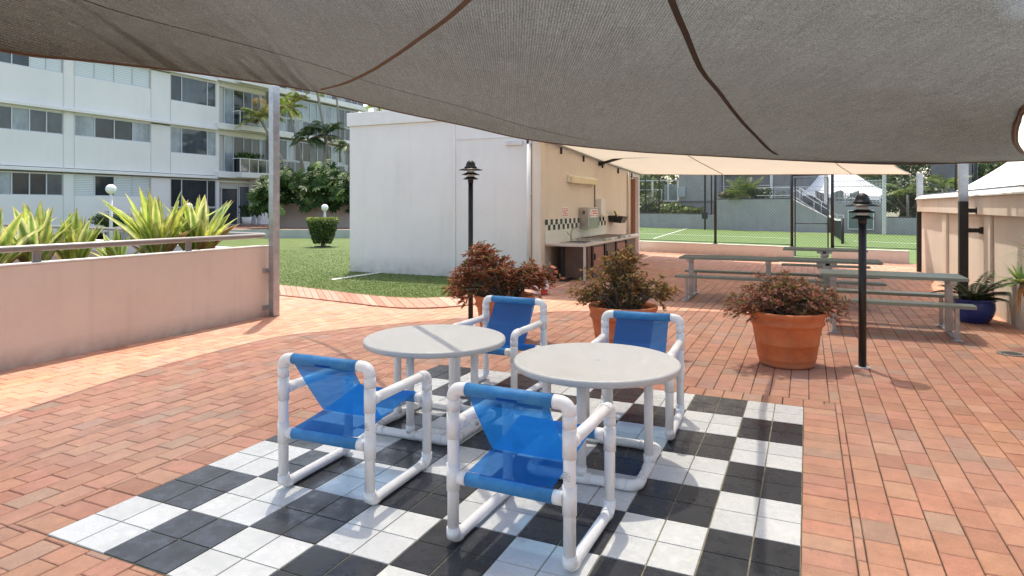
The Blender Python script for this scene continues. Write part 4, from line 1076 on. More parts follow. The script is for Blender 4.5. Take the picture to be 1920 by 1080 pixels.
for a, b, z0 in ((kA-dk*1.0, onk(1483), .42), (onk(1560), kB+dk*1.0, .42)):
    m = MB(); wires(m, a+fo_, b+fo_, z0, FT); m.build('wire_mesh', mat['wire'], tfn)
    m = MB(); m.tube([a+fo_+Vector((0,0,.42)), b+fo_+Vector((0,0,.42))], .012, 6); m.tube([a+fo_+Vector((0,0,FT)), b+fo_+Vector((0,0,FT))], .02, 6); m.build('rail', mat['black'], tfn)
for px, r_ in ((1339,.045),(1483,.045),(1559,.045)):
    p = onk(px)+fo_; z0 = .366 if px < 1480 else .0
    m = MB(); m.tube([p+Vector((0,0,.366)), p+Vector((0,0,FT))], r_, 10); m.lathe((p.x,p.y,.366), [(.08,0),(.08,.012)], 10); m.build('fence_post', mat['black'], tfn)
# gate
gA, gB = onk(1489)+fo_, onk(1551)+fo_
tg = thing('court_gate', 'black framed chain-link gate into the tennis court', 'gate', (gA.x,gA.y,0))
m = MB(); zt = zof(337, 21.5)
m.tube([gA+Vector((0,0,.08)),gA+Vector((0,0,zt)),gB+Vector((0,0,zt)),gB+Vector((0,0,.08))], .022, 8, closed=True)
m.tube([gA+Vector((0,0,1.1)),gB+Vector((0,0,1.1))], .014, 6); m.build('gate_frame', mat['black'], tg)
m = MB(); m.tube([gA-dk*.1+Vector((0,0,zt+.10)),gB+dk*.14+Vector((0,0,zt+.10)),gB+dk*.14+Vector((0,0,.37))], .03, 8); m.build('gate_surround', mat['black'], tg)
m = MB(); wires(m, gA, gB, .08, zt); m.build('wire_mesh', mat['wire'], tg)
m = MB()
for z in (.75, 2.1): m.tube([gA-dk*.09+Vector((0,0,z)), gA+Vector((0,0,z))], .03, 8)
m.build('hinge', mat['galv'], tg)

# ------------------------------------------------------------------ tennis court
DW = [(1150,51.5),(1198,50.5),(1340,45.3),(1440,42.3),(1550,39.7),(1657,37.6),(1760,35.8),(1950,33)]
def wallpt(px, dd=0):
    for (a,da),(b,db) in zip(DW,DW[1:]):
        if a <= px <= b:
            t = (px-a)/(b-a); D = 1/((1-t)/da+t/db)+dd; return Vector(at(px,D)+(0,)), D
q = [kA-dk*12+nk*.2, kB+dk*6+nk*.2, wallpt(1950)[0]+Vector((8,0,0)), wallpt(1950)[0], wallpt(1657)[0], wallpt(1440)[0], wallpt(1198)[0], wallpt(1150)[0]+Vector((-6,1,0))]
m = MB(); m.prism([(p.x,p.y) for p in q], -.1, .004); m.build('tennis_court', mat['court'], kind='structure')
m = MB()
for a, b in (((1225,447.5),(1292,427.5)),((1292,427.8),(1600,439.5)),((1600,452),(1735,458)),((1150,436),(1480,447))):
    a, b = Vector(G(*a)), Vector(G(*b)); a.z = b.z = .008; m.beam(a, b, .07, .006)
m.build('court_lines', mat['court_line'], kind='structure')
def far_wall(name, label, px0, px1, z1, mt, n=6, th=.25, z1b=None, dd=0):
    m = MB(); z1b = z1 if z1b is None else z1b; a = wallpt(px0,dd)[0]; b = wallpt(px1,dd)[0]
    nr = Vector((-(b-a).y,(b-a).x,0)).normalized()*th
    i = [m.vert(p) for p in ((a.x,a.y,0),(b.x,b.y,0),(b.x+nr.x,b.y+nr.y,0),(a.x+nr.x,a.y+nr.y,0),(a.x,a.y,z1),(b.x,b.y,z1b),(b.x+nr.x,b.y+nr.y,z1b),(a.x+nr.x,a.y+nr.y,z1))]
    for q in ((0,3,2,1),(4,5,6,7),(0,1,5,4),(1,2,6,5),(2,3,7,6),(3,0,4,7)): m.face([i[k] for k in q])
    return tag(m.build(name, mt, org=(a.x,a.y,0)), label, 'wall')
far_wall('court_wall', 'low grey block wall behind the court on the left, under the flower bed', 1150, 1340, 1.03, mat['grey_wall'])
far_wall('court_wall', 'taller grey block wall behind the court left of the stairs', 1340.5, 1484, 2.07, mat['grey_wall'])
far_wall('court_wall', 'sloping grey wall beside the white railed stairs', 1484.5, 1550, 2.07, mat['grey_wall'], z1b=.95)
far_wall('court_wall', 'dark grey terrace wall with a framed panel below the white picket fence', 1551, 1657, 1.80, mat['grey_wall'], dd=.5)
far_wall('terrace_wall', 'dark grey terrace wall set back behind the stairs', 1486, 1551, 1.80, mat['grey_dark'], dd=2.0)
far_wall('court_wall', 'low grey wall behind the court on the right, under the dark shrubs', 1658, 1940, .96, mat['grey_wall'])
a, Da = wallpt(1345, .5); b, Db = wallpt(1950,.5)
m = MB(); q = [wallpt(1345,.3)[0], wallpt(1484,.3)[0], wallpt(1484,2.3)[0], wallpt(1555,2.3)[0], wallpt(1557,.8)[0], wallpt(1656,.8)[0], wallpt(1657,30)[0], wallpt(1345,30)[0]]
m.prism([(p.x,p.y) for p in q], 0, 1.78); m.build('terrace', mat['soffit'], kind='structure')
# framed panel on the terrace wall
p0, D0 = wallpt(1590.5,.42); p1, D1 = wallpt(1638,.42)
tpn = thing('wall_panel', 'white outlined grey-green panel on the dark terrace wall', 'panel', (p0.x,p0.y,.3))
m = MB(); z0, z1 = zof(430,38.5), zof(394.5,38.5)
a_, b_ = Vector((p0.x,p0.y,0)), Vector((p1.x,p1.y,0))
m.beam(a_+Vector((0,0,(z0+z1)/2)), b_+Vector((0,0,(z0+z1)/2)), .05, z1-z0); m.build('board', M_('panel_green', (.17,.22,.20), .5, (.13,.17,.16), 2), tpn)
m = MB(); e = nk*-.04
for z in (z0,z1): m.beam(a_+e+Vector((0,0,z)), b_+e+Vector((0,0,z)), .03, .05)
for p in (a_,b_): m.beam(p+e+Vector((0,0,z0-.02)), p+e+Vector((0,0,z1+.02)), .05, .03)
m.build('border', mat['trim'], tpn)
# pillar
p, D = wallpt(1658, -.25); m = MB(); m.box(p.x-.09,p.x+.09,p.y-.09,p.y+.09,0,3.9); tag(m.build('pillar', mat['coping'], org=(p.x,p.y,0), bevel=.01), 'tall pale square pillar at the right end of the picket fence', 'pillar')
p, D = wallpt(1549, 3.0); m = MB(); m.box(p.x-.13,p.x+.13,p.y-.13,p.y+.13,1.7,4.4); tag(m.build('pillar', mat['soffit'], org=(p.x,p.y,1.7), bevel=.01), 'tall grey pillar in front of the white marquee', 'pillar')
# picket fence
tpf = thing('picket_fence', 'white metal picket fence along the terrace edge', 'fence', tuple(wallpt(1560,.6)[0]))
def pickets(px0, px1, dd, z0, z1, n, nm):
    a, b = wallpt(px0,dd)[0], wallpt(px1,dd)[0]; m = MB()
    for z in (z0+.08,(z0+z1*2)/3+.1,z1): m.beam(a+Vector((0,0,z)), b+Vector((0,0,z)), .03, .04)
    for k in range(n+1):
        p = a.lerp(b,k/n); m.box(p.x-.012,p.x+.012,p.y-.012,p.y+.012,z0,z1)
    m.build(nm, mat['alu'], tpf)
pickets(1560,1654,.62,1.80,zof(338.5,39),38,'fence_panel')
pickets(1452,1484,.2,2.07,zof(349,41.5),14,'fence_panel')
pickets(1486,1556,2.2,1.80,zof(349,41.5),26,'fence_panel')
# stairs and rails
tst = thing('stairs', 'grey concrete stairs with white rails beside the court', 'stairs', tuple(wallpt(1520,.5)[0]))
a = wallpt(1488,.3)[0]; b = wallpt(1572,.3)[0]
m = MB(); n_ = 9
for k in range(n_):
    p, q_ = a.lerp(b,k/n_), a.lerp(b,(k+1)/n_); z = 1.78*(1-k/n_)
    nr = nk*1.5
    m.prism([(v_.x,v_.y) for v_ in (p,q_,q_+nr,p+nr)], 0, z)
m.build('steps', mat['grey_dark'], tst)
for e in (-.35, 1.45):
    m = MB(); aa, bb = a+nk*e, b+nk*e
    for dz in ((.95,.45) if e < 0 else (.95,)): m.tube([aa-dk*2.2*(e<0)+Vector((0,0,1.85+dz)),aa+Vector((0,0,1.85+dz)),bb+Vector((0,0,.12+dz)),bb+dk*.35+Vector((0,0,.12+dz))], .018, 6)
    for t_ in (0,.5,1): p = aa.lerp(bb,t_); z = 1.85-1.75*t_; m.tube([p+Vector((0,0,z-.1)),p+Vector((0,0,z+.95))], .018, 6)
    m.tube([bb+dk*.35+Vector((0,0,.57)),bb+dk*.35+Vector((0,0,1.07))], .025, 6)
    m.build('handrail', mat['alu'], tst)
# net
tn = thing('tennis_net', 'black tennis net with white top band beside the court gate', 'tennis net', tuple(G(1579,458)))
nA = Vector(G(1580,457)); nA2 = wallpt(1555,-1.5)[0]; ndir = (nA2-nA).normalized(); nz = zof(409, (H*F/(457-HZ)))
m = MB(); m.tube([nA,nA+Vector((0,0,nz))], .06, 10); m.build('net_post', mat['black'], tn)
m = MB(); wires(m, nA, nA+ndir*11, .1, nz-.14, .12, .006); wires(m, nA, nA+ndir*11, .1, nz-.14, .12, .006); m.build('net_mesh', mat['wire'], tn)
m = MB(); pts = [nA+ndir*t_+Vector((0,0,nz-.06-.10*math.sin(math.pi*t_/11))) for t_ in range(12)]
for p, q_ in zip(pts,pts[1:]): m.beam(p, q_, .02, .09)
m.build('net_band', mat['court_line'], tn)
p = Vector(at(1322, 44.5)+(0,)); tfl = thing('floodlight_mast', 'black mast with junction box standing at the back of the court', 'mast', (p.x,p.y,0))
m = MB(); m.box(p.x-.06,p.x+.06,p.y-.06,p.y+.06,0,5.5); m.build('mast', mat['black'], tfl)
m = MB(); m.box(p.x-.19,p.x+.19,p.y-.18,p.y-.061,.75,1.2); m.build('junction_box', mat['black'], tfl, bevel=.01)
# rear fence on top of back wall
trf = thing('rear_court_fence', 'black chain-link fence along the top of the grey walls behind the court', 'fence', tuple(wallpt(1340)[0]))
for px0, px1, z0 in ((1150,1336,1.03),(1344,1480,2.07),(1662,1940,.96)):
    a, b = wallpt(px0,.12)[0], wallpt(px1,.12)[0]; m = MB(); wires(m, a, b, z0, 4.6, .11, .0035)
    m.tube([a+Vector((0,0,z0+.03)),b+Vector((0,0,z0+.03))], .03, 6); m.tube([a+Vector((0,0,4.3)),b+Vector((0,0,4.3))], .03, 6); m.build('wire_mesh', mat['wire'], trf)
for px in (1210,1236,1334,1483,1792,1829):
    p = wallpt(px,.12)[0]; m = MB(); m.tube([p+Vector((0,0,.9)),p+Vector((0,0,5.2))], .055 if px != 1829 else .10, 8); m.build('fence_post', mat['black'], trf)

# grey buildings behind
def bld(px0,px1,D0,D1,dep,z1,mt,name,label,parts=None):
    a, b = Vector(at(px0,D0)+(0,)), Vector(at(px1,D1)+(0,)); d = (b-a).normalized(); nr = Vector((-d.y,d.x,0))*dep
    t = thing(name,label,'building',(a.x,a.y,0)); m = MB(); m.prism([(p.x,p.y) for p in (a,b,b+nr,a+nr)],0,z1); m.build('wall',mt,t); return t,a,b,d,nr
t,a,b,d,nr = bld(1273,1337,50,48,4,5.2,mat['grey_wall'],'grey_tower','grey block tower behind the court wall with a pale meter box')
m = MB(); p = a.lerp(b,.12)-nr.normalized()*.14; m.obox((p.x,p.y,zof(360,50)),(.55,.25,.75)); m.build('meter_box', M_('pale_grey', (.42,.47,.50), .5), t, bevel=.02)
m = MB(); m.beam(a-nr.normalized()*.05+Vector((0,0,zof(378,49))), b-nr.normalized()*.05+Vector((0,0,zof(378,49))), .1,.12); m.build('ledge', mat['grey_dark'], t)
t,a,b,d,nr = bld(1338,1447,49.5,46,8,5.4,mat['grey_dark'],'grey_house','dark grey building with downpipe and high windows above the palm bed')
m = MB()
for f_ in (.22,.78):
    p = a.lerp(b,f_)-nr.normalized()*.03; m.obox((p.x,p.y,zof(320,47)),(2.2,.1,.6), math.atan2(d.y,d.x))
m.build('window', mat['glass'], t)
m = MB(); p = a.lerp(b,.19)-nr.normalized()*.06; m.tube([p,p+Vector((0,0,5.3))], .05, 8); p = b-nr.normalized()*.06; m.tube([p,p+Vector((0,0,5.3))], .09, 8); m.beam(a-nr.normalized()*.05+Vector((0,0,zof(348,47))), b-nr.normalized()*.05+Vector((0,0,zof(348,47))), .05,.05); m.build('downpipe', mat['alu'], t)
t,a,b,d,nr = bld(1447,1600,62,60,6,5.5,mat['grey_wall'],'rear_grey_building','plain mid grey building far behind the white marquee')
t,a,b,d,nr = bld(1745,1790,46,45,6,5.6,mat['grey_dark'],'dark_tower','dark building column behind the palms on the right')
t,a,b,d,nr = bld(1800,1990,60,58,6,6.5,mat['grey_wall'],'distant_grey_block','distant grey block behind the right hand marquee')
# pool fence to the left
tpo = thing('pool_fence', 'white framed glass pool fence beyond the flower bed', 'fence', tuple(at(1235,52)+(0,)))
a, b = Vector(at(1180,53)+(0,)), Vector(at(1272,51)+(0,))
m = MB(); zt_ = zof(338.5,52); zb_ = zof(377,52)
m.beam(a+Vector((0,0,zt_)), b+Vector((0,0,zt_)), .08,.08); m.beam(a+Vector((0,0,zb_)), b+Vector((0,0,zb_)), .1,.12)
for f_ in (.02,.48,.80,.99): p = a.lerp(b,f_); m.box(p.x-.06,p.x+.06,p.y-.06,p.y+.06,zb_,zt_)
m.tube([a.lerp(b,.2)+Vector((0,-.2,zb_)),a.lerp(b,.2)+Vector((0,-.2,zb_+.9)),a.lerp(b,.68)+Vector((0,-.2,zb_+.9)),a.lerp(b,.68)+Vector((0,-.2,zb_))], .04, 6)
m.build('frame', mat['trim'], tpo)
m = MB(); p, q_ = a.lerp(b,.72), a.lerp(b,.98); m.poly([p+Vector((0,0,zb_)),q_+Vector((0,0,zb_)),q_+Vector((0,0,zb_+1.3)),p+Vector((0,0,zb_+1.3))]); m.build('glass_panel', mat['curtain'], tpo)
m = MB(); m.prism([(p_.x,p_.y) for p_ in (a,b,b+nk*6,a+nk*6)],0,zb_-.06); m.build('pool_terrace', mat['brick'] if False else M_('pool_brick',(.30,.13,.08),.8), kind='structure')

# marquees
def marquee(cpts, peak, label, zed, org, wall=False):
    t = thing('marquee', label, 'marquee', org, 'white peaked marquees'); m = MB(); m.smooth = True
    c = [Vector(p) for p in cpts]; pk = Vector(peak); n = 10; K = 4; ex = 1.3
    for e in range(4):
        a, b = c[e], c[(e+1)%4]; rows = []
        for k in range(n+1):
            f_ = k/n; hgt = f_**ex
            row = []
            for j in range(K+1):
                p = a.lerp(b,j/K); q_ = p.lerp(pk,f_); q_.z = p.z+(pk.z-p.z)*hgt; row.append(m.vert(q_))
            rows.append(row)
        for r0,r1 in zip(rows,rows[1:]):
            for j in range(K): m.face((r0[j],r0[j+1],r1[j+1],r1[j]))
    m.build('canopy', mat['tent'], t)
    m = MB()
    for e in range(4):
        a, b = c[e], c[(e+1)%4]; m.beam(a-Vector((0,0,.15)), b-Vector((0,0,.15)), .03, .3)
    m.build('valance', mat['tent'], t)
    if wall:
        m = MB(); a, b = c[2], c[3]; m.poly([Vector((a.x,a.y,zed)),Vector((b.x,b.y,zed)),b,a]); a, b = c[3], c[0]; m.poly([Vector((a.x,a.y,zed)),Vector((b.x,b.y,zed)),b,a]); m.build('side_wall', mat['tent'], t)
    for e in range(4):
        m = MB(); m.tube([Vector((c[e].x,c[e].y,zed)), c[e]], .05, 8); m.build('leg', mat['alu'], t)
    return t
def P3l(px,py,D): return P3(px,py,D)
D_ = 47
marquee([P3(1436,357,50),P3(1650,368,47),P3(1660,356,58),P3(1450,352,60)], P3(1530,268,54), 'white peaked marquee over dark chairs on the terrace beyond the court gate', 1.78, tuple(P3(1535,378,50)), True)
pk = P3(1960,255,15.5)
marquee([P3(1752,372,15.6),P3(2090,368,11.2),P3(2250,352,19),P3(1900,352,21)], pk, 'large white marquee rising behind the beige wall at the right edge', 0, tuple(at(1950,15)+(0,)))
# white end wall of marquee interior and terrace furniture
def wicker_chair(px, D, label, yaw):
    x, y = at(px, D); z = 1.79; t = thing('wicker_chair', label, 'chair', (x,y,z), 'dark wicker chairs under the marquee')
    Mx = Matrix.Rotation(yaw,3,'Z')
    def T(p): q_ = Mx @ Vector(p); return Vector((x+q_.x,y+q_.y,z+q_.z))
    m = MB(); m.obox(T((0,0,.43)),(.56,.54,.09),yaw); m.build('seat', mat['wicker'], t, bevel=.01)
    m = MB(); m.smooth = True; g = []
    for k in range(13):
        a_ = R(-15+k*210/12); w_ = .33; h_ = .88-.22*abs(k-6)/6
        g.append((m.vert(T((w_*math.cos(a_),w_*math.sin(a_),.46))), m.vert(T((w_*1.12*math.cos(a_),w_*1.12*math.sin(a_),h_))), m.vert(T((w_*1.06*math.cos(a_),w_*1.06*math.sin(a_),h_+.01))), m.vert(T((w_*.92*math.cos(a_),w_*.92*math.sin(a_),.46)))))
    for p, q_ in zip(g,g[1:]):
        for j in range(4): m.face((p[j],q_[j],q_[(j+1)%4],p[(j+1)%4]))
    m.build('backrest', mat['wicker'], t)
    for sx in (-1,1):
        for sy in (-1,1): m = MB(); m.obox(T((sx*.24,sy*.23,.2)),(.05,.05,.4),yaw); m.build('leg', mat['wicker'], t)
wicker_chair(1571, 43.5, 'dark wicker chair in the middle of the group behind the picket fence', R(204))
wicker_chair(1540, 44.3, 'dark wicker chair left of the middle one behind the picket fence', R(110))
wicker_chair(1600, 43.2, 'dark wicker chair right of the middle one behind the picket fence', R(-70))
wicker_chair(1465, 45.5, 'dark wicker chair standing alone near the grey building', R(204))
x, y = at(1585, 45.0); tt_ = thing('terrace_table', 'pale round table between the dark wicker chairs', 'table', (x,y,1.79))
m = MB(); m.lathe((x,y,1.79), [(.5,.70),(.5,.74),(.0001,.745)], 24, True, False); m.build('tabletop', mat['trim'], tt_)
m = MB(); m.tube([(x,y,1.79),(x,y,2.5)], .05, 8); m.lathe((x,y,1.79), [(.28,0),(.28,.03)], 16); m.build('pedestal', mat['alu'], tt_)
x, y = at(1516,42.6); m = MB(); m.box(x-.3,x+.3,y-.25,y+.25,1.79,2.32); tag(m.build('planter_box', mat['grey_dark'], org=(x,y,1.79), bevel=.02), 'grey box planter at the top of the stairs', 'planter')

# ------------------------------------------------------------------ vegetation helpers
def leafball(m, c, rx, ry, rz, n, L, pal, shell=.55, lobes=5, seed=0, wide=.35):
    for _ in range(n):
        d = Vector((random.gauss(0,1),random.gauss(0,1),random.gauss(0,1))).normalized()
        rr = random.uniform(shell,1)*(1+.20*math.sin(d.x*lobes+seed)+.16*math.sin(d.y*lobes*1.3+d.z*4+seed*2))
        p = Vector(c)+Vector((d.x*rx*rr,d.y*ry*rr,d.z*rz*rr))
        nrm = (d+Vector((random.gauss(0,.5),random.gauss(0,.5),random.gauss(0,.5)+.4))).normalized()
        t_ = nrm.cross(Vector((random.gauss(0,1),random.gauss(0,1),random.gauss(0,1)))).normalized(); b = nrm.cross(t_)
        l = L*random.uniform(.6,1.3); col = random.choice(pal); k = random.uniform(.7,1.3); col = tuple(x_*k for x_ in col)
        m.face((m.vert(p-t_*l*.5,col), m.vert(p+b*l*wide,col), m.vert(p+t_*l*.5,col), m.vert(p-b*l*wide,col)))
GR = [(.06,.11,.025),(.09,.15,.035),(.045,.085,.02),(.13,.18,.05)]
DG = [(.025,.05,.015),(.04,.075,.02),(.055,.09,.03)]
YG = [(.20,.26,.04),(.26,.30,.05),(.14,.20,.035),(.09,.14,.03)]
# topiary shrub
random.seed(51)
x, y, _ = G(605,464)
tto = thing('topiary_shrub', 'clipped green shrub shaped like an upturned bucket on the lawn', 'shrub', (x,y,0))
m = MB(); m.tube([(x,y,0),(x,y,.3)], .07, 8); m.build('trunk', mat['bark'], tto)
m = MB(); m.lathe((x,y,.2), [(.20,0),(.42,.35),(.50,.72),(.48,.86),(.0001,.88)], 20, True, False); m.build('branches', mat['hedge_core'], tto)
m = MB()
for _ in range(5200):
    a = random.uniform(0,6.283); h_ = random.uniform(0,1); top = random.random() < .28
    if top: rr = .60*math.sqrt(random.random()); z = 1.15+random.uniform(-.04,.03)
    else: rr = (.30+.32*h_**.7)*random.uniform(.9,1.04); z = .16+1.0*h_
    pal = YG if (top or h_ > .88) else (GR+YG[2:])
    leafball(m, (x+rr*math.cos(a), y+rr*math.sin(a), z), .02,.02,.02, 1, .06, pal)
m.build('foliage', mat['leaf'], tto)
m = MB(); m.lathe((x,y,.027), [(.34,0),(.30,.025),(.0001,.03)], 20, True, False); m.build('mulch', mat['soil'], tto)
def globe_lamp(px, D, ztop, rg, label, zb=0.0):
    x, y = at(px, D); t = thing('globe_lamp', label, 'garden lamp', (x,y,zb), 'white globe lamps')
    m = MB(); m.tube([(x,y,zb),(x,y,ztop-rg*1.9)], .05, 12, rr=[.06,.045]); m.build('post', mat['coping'], t)
    m = MB(); m.lathe((x,y,ztop-rg), [(rg*math.sin(R(a)),-rg*math.cos(R(a))) for a in range(8,180,12)]+[(.0001,rg)], 24); m.build('globe', mat['opal'], t)
globe_lamp(609, 26.5, zof(383,26.5), .14, 'white globe lamp poking up behind the bucket shaped shrub')
globe_lamp(208, 22, zof(345.5,22), .165, 'white globe lamp in front of the ground floor windows, the largest one')
globe_lamp(354.5, 30, zof(380.5,30), .155, 'white globe lamp by the tall glazed entry behind the striped plant')
for px, D, pyt, w_, lb in ((207,24,398,.62,'dark round clipped shrub below the largest globe lamp'),(352,31,419.5,.7,'small flat topped yellow green shrub under the entry glazing')):
    random.seed(int(px)); x, y = at(px, D); zt_ = zof(pyt, D); t = thing('clipped_shrub', lb, 'shrub', (x,y,0))
    m = MB(); m.tube([(x,y,0),(x,y,zt_*.7)], .05, 8); m.build('trunk', mat['bark'], t)
    m = MB(); m.lathe((x,y,0), [(.1,zt_-.55),(w_*.8,zt_-.40),(w_*.85,zt_-.15),(.0001,zt_-.08)], 16, True, False); m.build('branches', mat['hedge_core'], t)
    m = MB(); leafball(m,(x,y,zt_-.27),w_,w_,.26,1500,.07,DG if px == 207 else YG,.8); m.build('foliage', mat['leaf'], t)

# retaining walls at the back of the lawn
m = MB(); a, b = Vector(at(330,33.5)+(0,)), Vector(at(700,32)+(0,)); a = Vector((-30.5,a.y-4.5,0)); 
A1 = Vector(at(425,32.5)+(0,)); B1 = Vector(at(690,32.5)+(0,))
d = (B1-A1).normalized(); nr = Vector((-d.y,d.x,0))
m = MB(); m.prism([(p.x,p.y) for p in (A1-d*6,B1,B1+nr*.25,A1-d*6+nr*.25)],0,.45); tag(m.build('lawn_wall', mat['grey_wall'] if False else M_('pale_block',(.45,.46,.42),.9,(.38,.39,.36),2), org=(A1.x,A1.y,0)), 'low pale green-grey wall at the far edge of the lawn', 'low wall')
A2 = Vector(at(522,35.6)+(0,)); B2 = Vector(at(700,35.6)+(0,))
m = MB(); m.prism([(p.x,p.y) for p in (A2,B2,B2+nr*3.5,A2+nr*3.5)],0,1.78); tag(m.build('garden_bed_wall', M_('mauve_render',(.42,.34,.30),.9,(.37,.30,.27),1.5), org=(A2.x,A2.y,0)), 'raised pinkish-grey garden wall under the big leaved plants', 'wall')
m = MB(); p0 = A1-d*6+nr*.25; p1 = B1+nr*.25; m.prism([(p.x,p.y) for p in (p0,p1,p1+nr*3,A2+nr*3.5-d*.3,A2+nr*14-d*.3,p0+nr*16-d*4)],0,.44); m.build('entry_terrace', M_('entry_pavers',(.22,.10,.07),.8,(.17,.08,.06),3), kind='structure')

# monstera thicket
random.seed(61)
def bigleaf(m, c, nrm, dirn, L, col, lobes=9):
    nrm = nrm.normalized(); dirn = (dirn-nrm*dirn.dot(nrm)).normalized(); sd_ = nrm.cross(dirn)
    ctr = m.vert(c+dirn*L*.3, tuple(x_*.8 for x_ in col)); pts = []
    for k in range(lobes*2+1):
        a = R(-150+300*k/(lobes*2)); rr = (.62 if k % 2 == 0 else .40)*L*(1-.22*abs(a)/2.6)
        if k == 0 or k == lobes*2: rr = .25*L
        p = c+dirn*L*.3+dirn*math.cos(a)*rr+sd_*math.sin(a)*rr-nrm*(rr*rr/L)*.5
        pts.append(m.vert(p, col))
    for p, q_ in zip(pts,pts[1:]): m.face((ctr,p,q_))
tmo = thing('monstera_thicket', 'mass of glossy split-leaved plants spilling over the pinkish garden wall', 'plants', (A2.x,A2.y,1.8)); 
m = MB()
for _ in range(820):
    px = random.uniform(490, 690); f_ = (px-490)/170; D = random.uniform(34.7,38)
    top = 308+10*math.sin(px*.07)+6*math.sin(px*.19)+ (28*max(0,(520-px)/40)); py = random.triangular(top, 392-max(0,(D-35.5))*10, top+30)
    p = P3(px, py, D)
    if px < 520: p = P3(random.uniform(480,520), random.uniform(345,392), random.uniform(33.5,35.4)) if random.random() < .75 else P3(px, random.uniform(325,360), 35.5)
    nrm = Vector((random.gauss(.1,.5),random.gauss(-.75,.4),random.gauss(.8,.4)))
    dd = Vector((random.gauss(0,.6),random.gauss(-.4,.4),random.gauss(-.6,.4)))
    col = random.choice([(.05,.10,.025),(.075,.14,.035),(.035,.075,.02),(.11,.19,.05)]); k = random.uniform(.8,1.25)
    bigleaf(m, p, nrm, dd, random.uniform(.45,.85), tuple(x_*k for x_ in col))
for _ in range(260):
    p = P3(random.uniform(495,690), random.uniform(330,385), random.uniform(36,38.5)); m.col = (.05,.08,.03)
    m.tube([p-Vector((0,0,.8)), p], .03, 4)
m.build('leaves', mat['glossleaf'], tmo)
m = MB(); m.prism([(p.x,p.y) for p in (A2+nr*1.8+d*.6,B2+nr*1.8,B2+nr*3.3,A2+nr*3.3+d*.6)],1.79,3.1); m.build('inner_growth', mat['hedge_core'], tmo)

# palms near the apartments
def palm(base_px, base_py, top_px, top_py, D, label, nf, L, r0, pal, dead=0, seed=0, zb=None, rt_=.09):
    random.seed(seed); p0 = P3(base_px, base_py, D); p1 = P3(top_px, top_py, D+.3)
    t = thing('palm_tree', label, 'palm', tuple(p0), 'palms in front of the apartments')
    mid = p0.lerp(p1,.5)+Vector((.15,0,0)); pts = [p0.lerp(mid,k/6).lerp(mid.lerp(p1,k/6),k/6) for k in range(7)]
    m = MB(); m.tube(pts, rt_, 10, rr=[rt_*(1.25-.5*k/6) for k in range(7)]); m.build('trunk', mat['palmbark'], t)
    if nf:
        m = MB()
        for k in range(nf):
            a = k*2.399+seed; up_ = random.uniform(.3,2.2); dr = random.uniform(.6,1.0)
            frond(m, p1, (math.cos(a),math.sin(a)), L*random.uniform(.8,1.1), 26, L*.34, dr, pal if k > dead else [(.30,.22,.10),(.24,.17,.08)], up_, .1, .07)
        m.build('fronds', mat['leaf'], t)
PG = [(.24,.34,.06),(.34,.42,.08),(.15,.24,.05),(.44,.44,.10)]
PD = [(.04,.08,.025),(.06,.11,.03),(.03,.06,.02)]
palm(545,335,489,226,40,'leaning palm whose crown shows left of the galvanised post', 15, 1.75, .1, PG+[(.36,.33,.2)], 1, 3)
palm(569,322,541,205,40.5,'slender palm whose crown shows right of the galvanised post', 13, 1.55, .1, PG, 1, 4)
palm(617,308,590,150,41,'bare thin palm trunk rising behind the thicket, nearer the post', 10, 2.2, .1, PG, 2, 5)
palm(638,304,628,150,41.5,'bare thin palm trunk rising behind the thicket, nearer the white building', 10, 2.2, .1, PG, 1, 6, rt_=.07)
palm(585,320,578,262,39,'short dark palm behind the middle of the thicket', 12, 1.5, .1, PD, 0, 7)
palm(604,322,612,255,39.5,'short dark palm just right of the other short one', 12, 1.5, .1, PD, 0, 8)
palm(655,330,652,276,39,'dark palm touching the corner of the white building', 9, 1.4, .1, PD+GR, 0, 9)
palm(708,260,712,204,46,'small bright palm crown showing above the white building', 12, 1.6, .1, PG, 0, 10)

# ------------------------------------------------------------------ apartment building
AU = -32.3
tap = thing('apartment_building', 'white multi-storey apartment building with window bands on the left', 'building', (AU,28,0))
def av(px): return v_on_u(px, AU)
VS, VE, VB1 = 4.0, 42.8, av(411)
slabs = [3.36, 6.27, 9.18, 12.1]
bays = [(-420,-200,5),(-170,119,8),(140,283,4)]
def pane_window(v0, v1, z0, z1, n, kinds, u=AU, fr=[]):
    m = MB(); e = .045; uu = u-.06
    m.box(uu-.05,uu+.02,v0,v1,z0,z0+e); m.box(uu-.05,uu+.02,v0,v1,z1-e,z1)
    cuts = fr or [k/n for k in range(n+1)]
    for c in cuts:
        y = v0+(v1-v0)*c; y = min(max(y,v0+e/2),v1-e/2); m.box(uu-.049,uu+.019,y-e/2,y+e/2,z0+e,z1-e)
    w_ = m.build('window', mat['alu'], tap)
    m = MB()
    for k in range(len(cuts)-1):
        m.cur = kinds[k % len(kinds)]; y0 = v0+(v1-v0)*cuts[k]; y1 = v0+(v1-v0)*cuts[k+1]
        m.poly([(uu-.02,y0+.02,z0+.04),(uu-.02,y1-.02,z0+.04),(uu-.02,y1-.02,z1-.04),(uu-.02,y0+.02,z1-.04)])
    m.build('pane', [mat['glass'],mat['glass2'],mat['curtain'],mat['shutter']], w_)
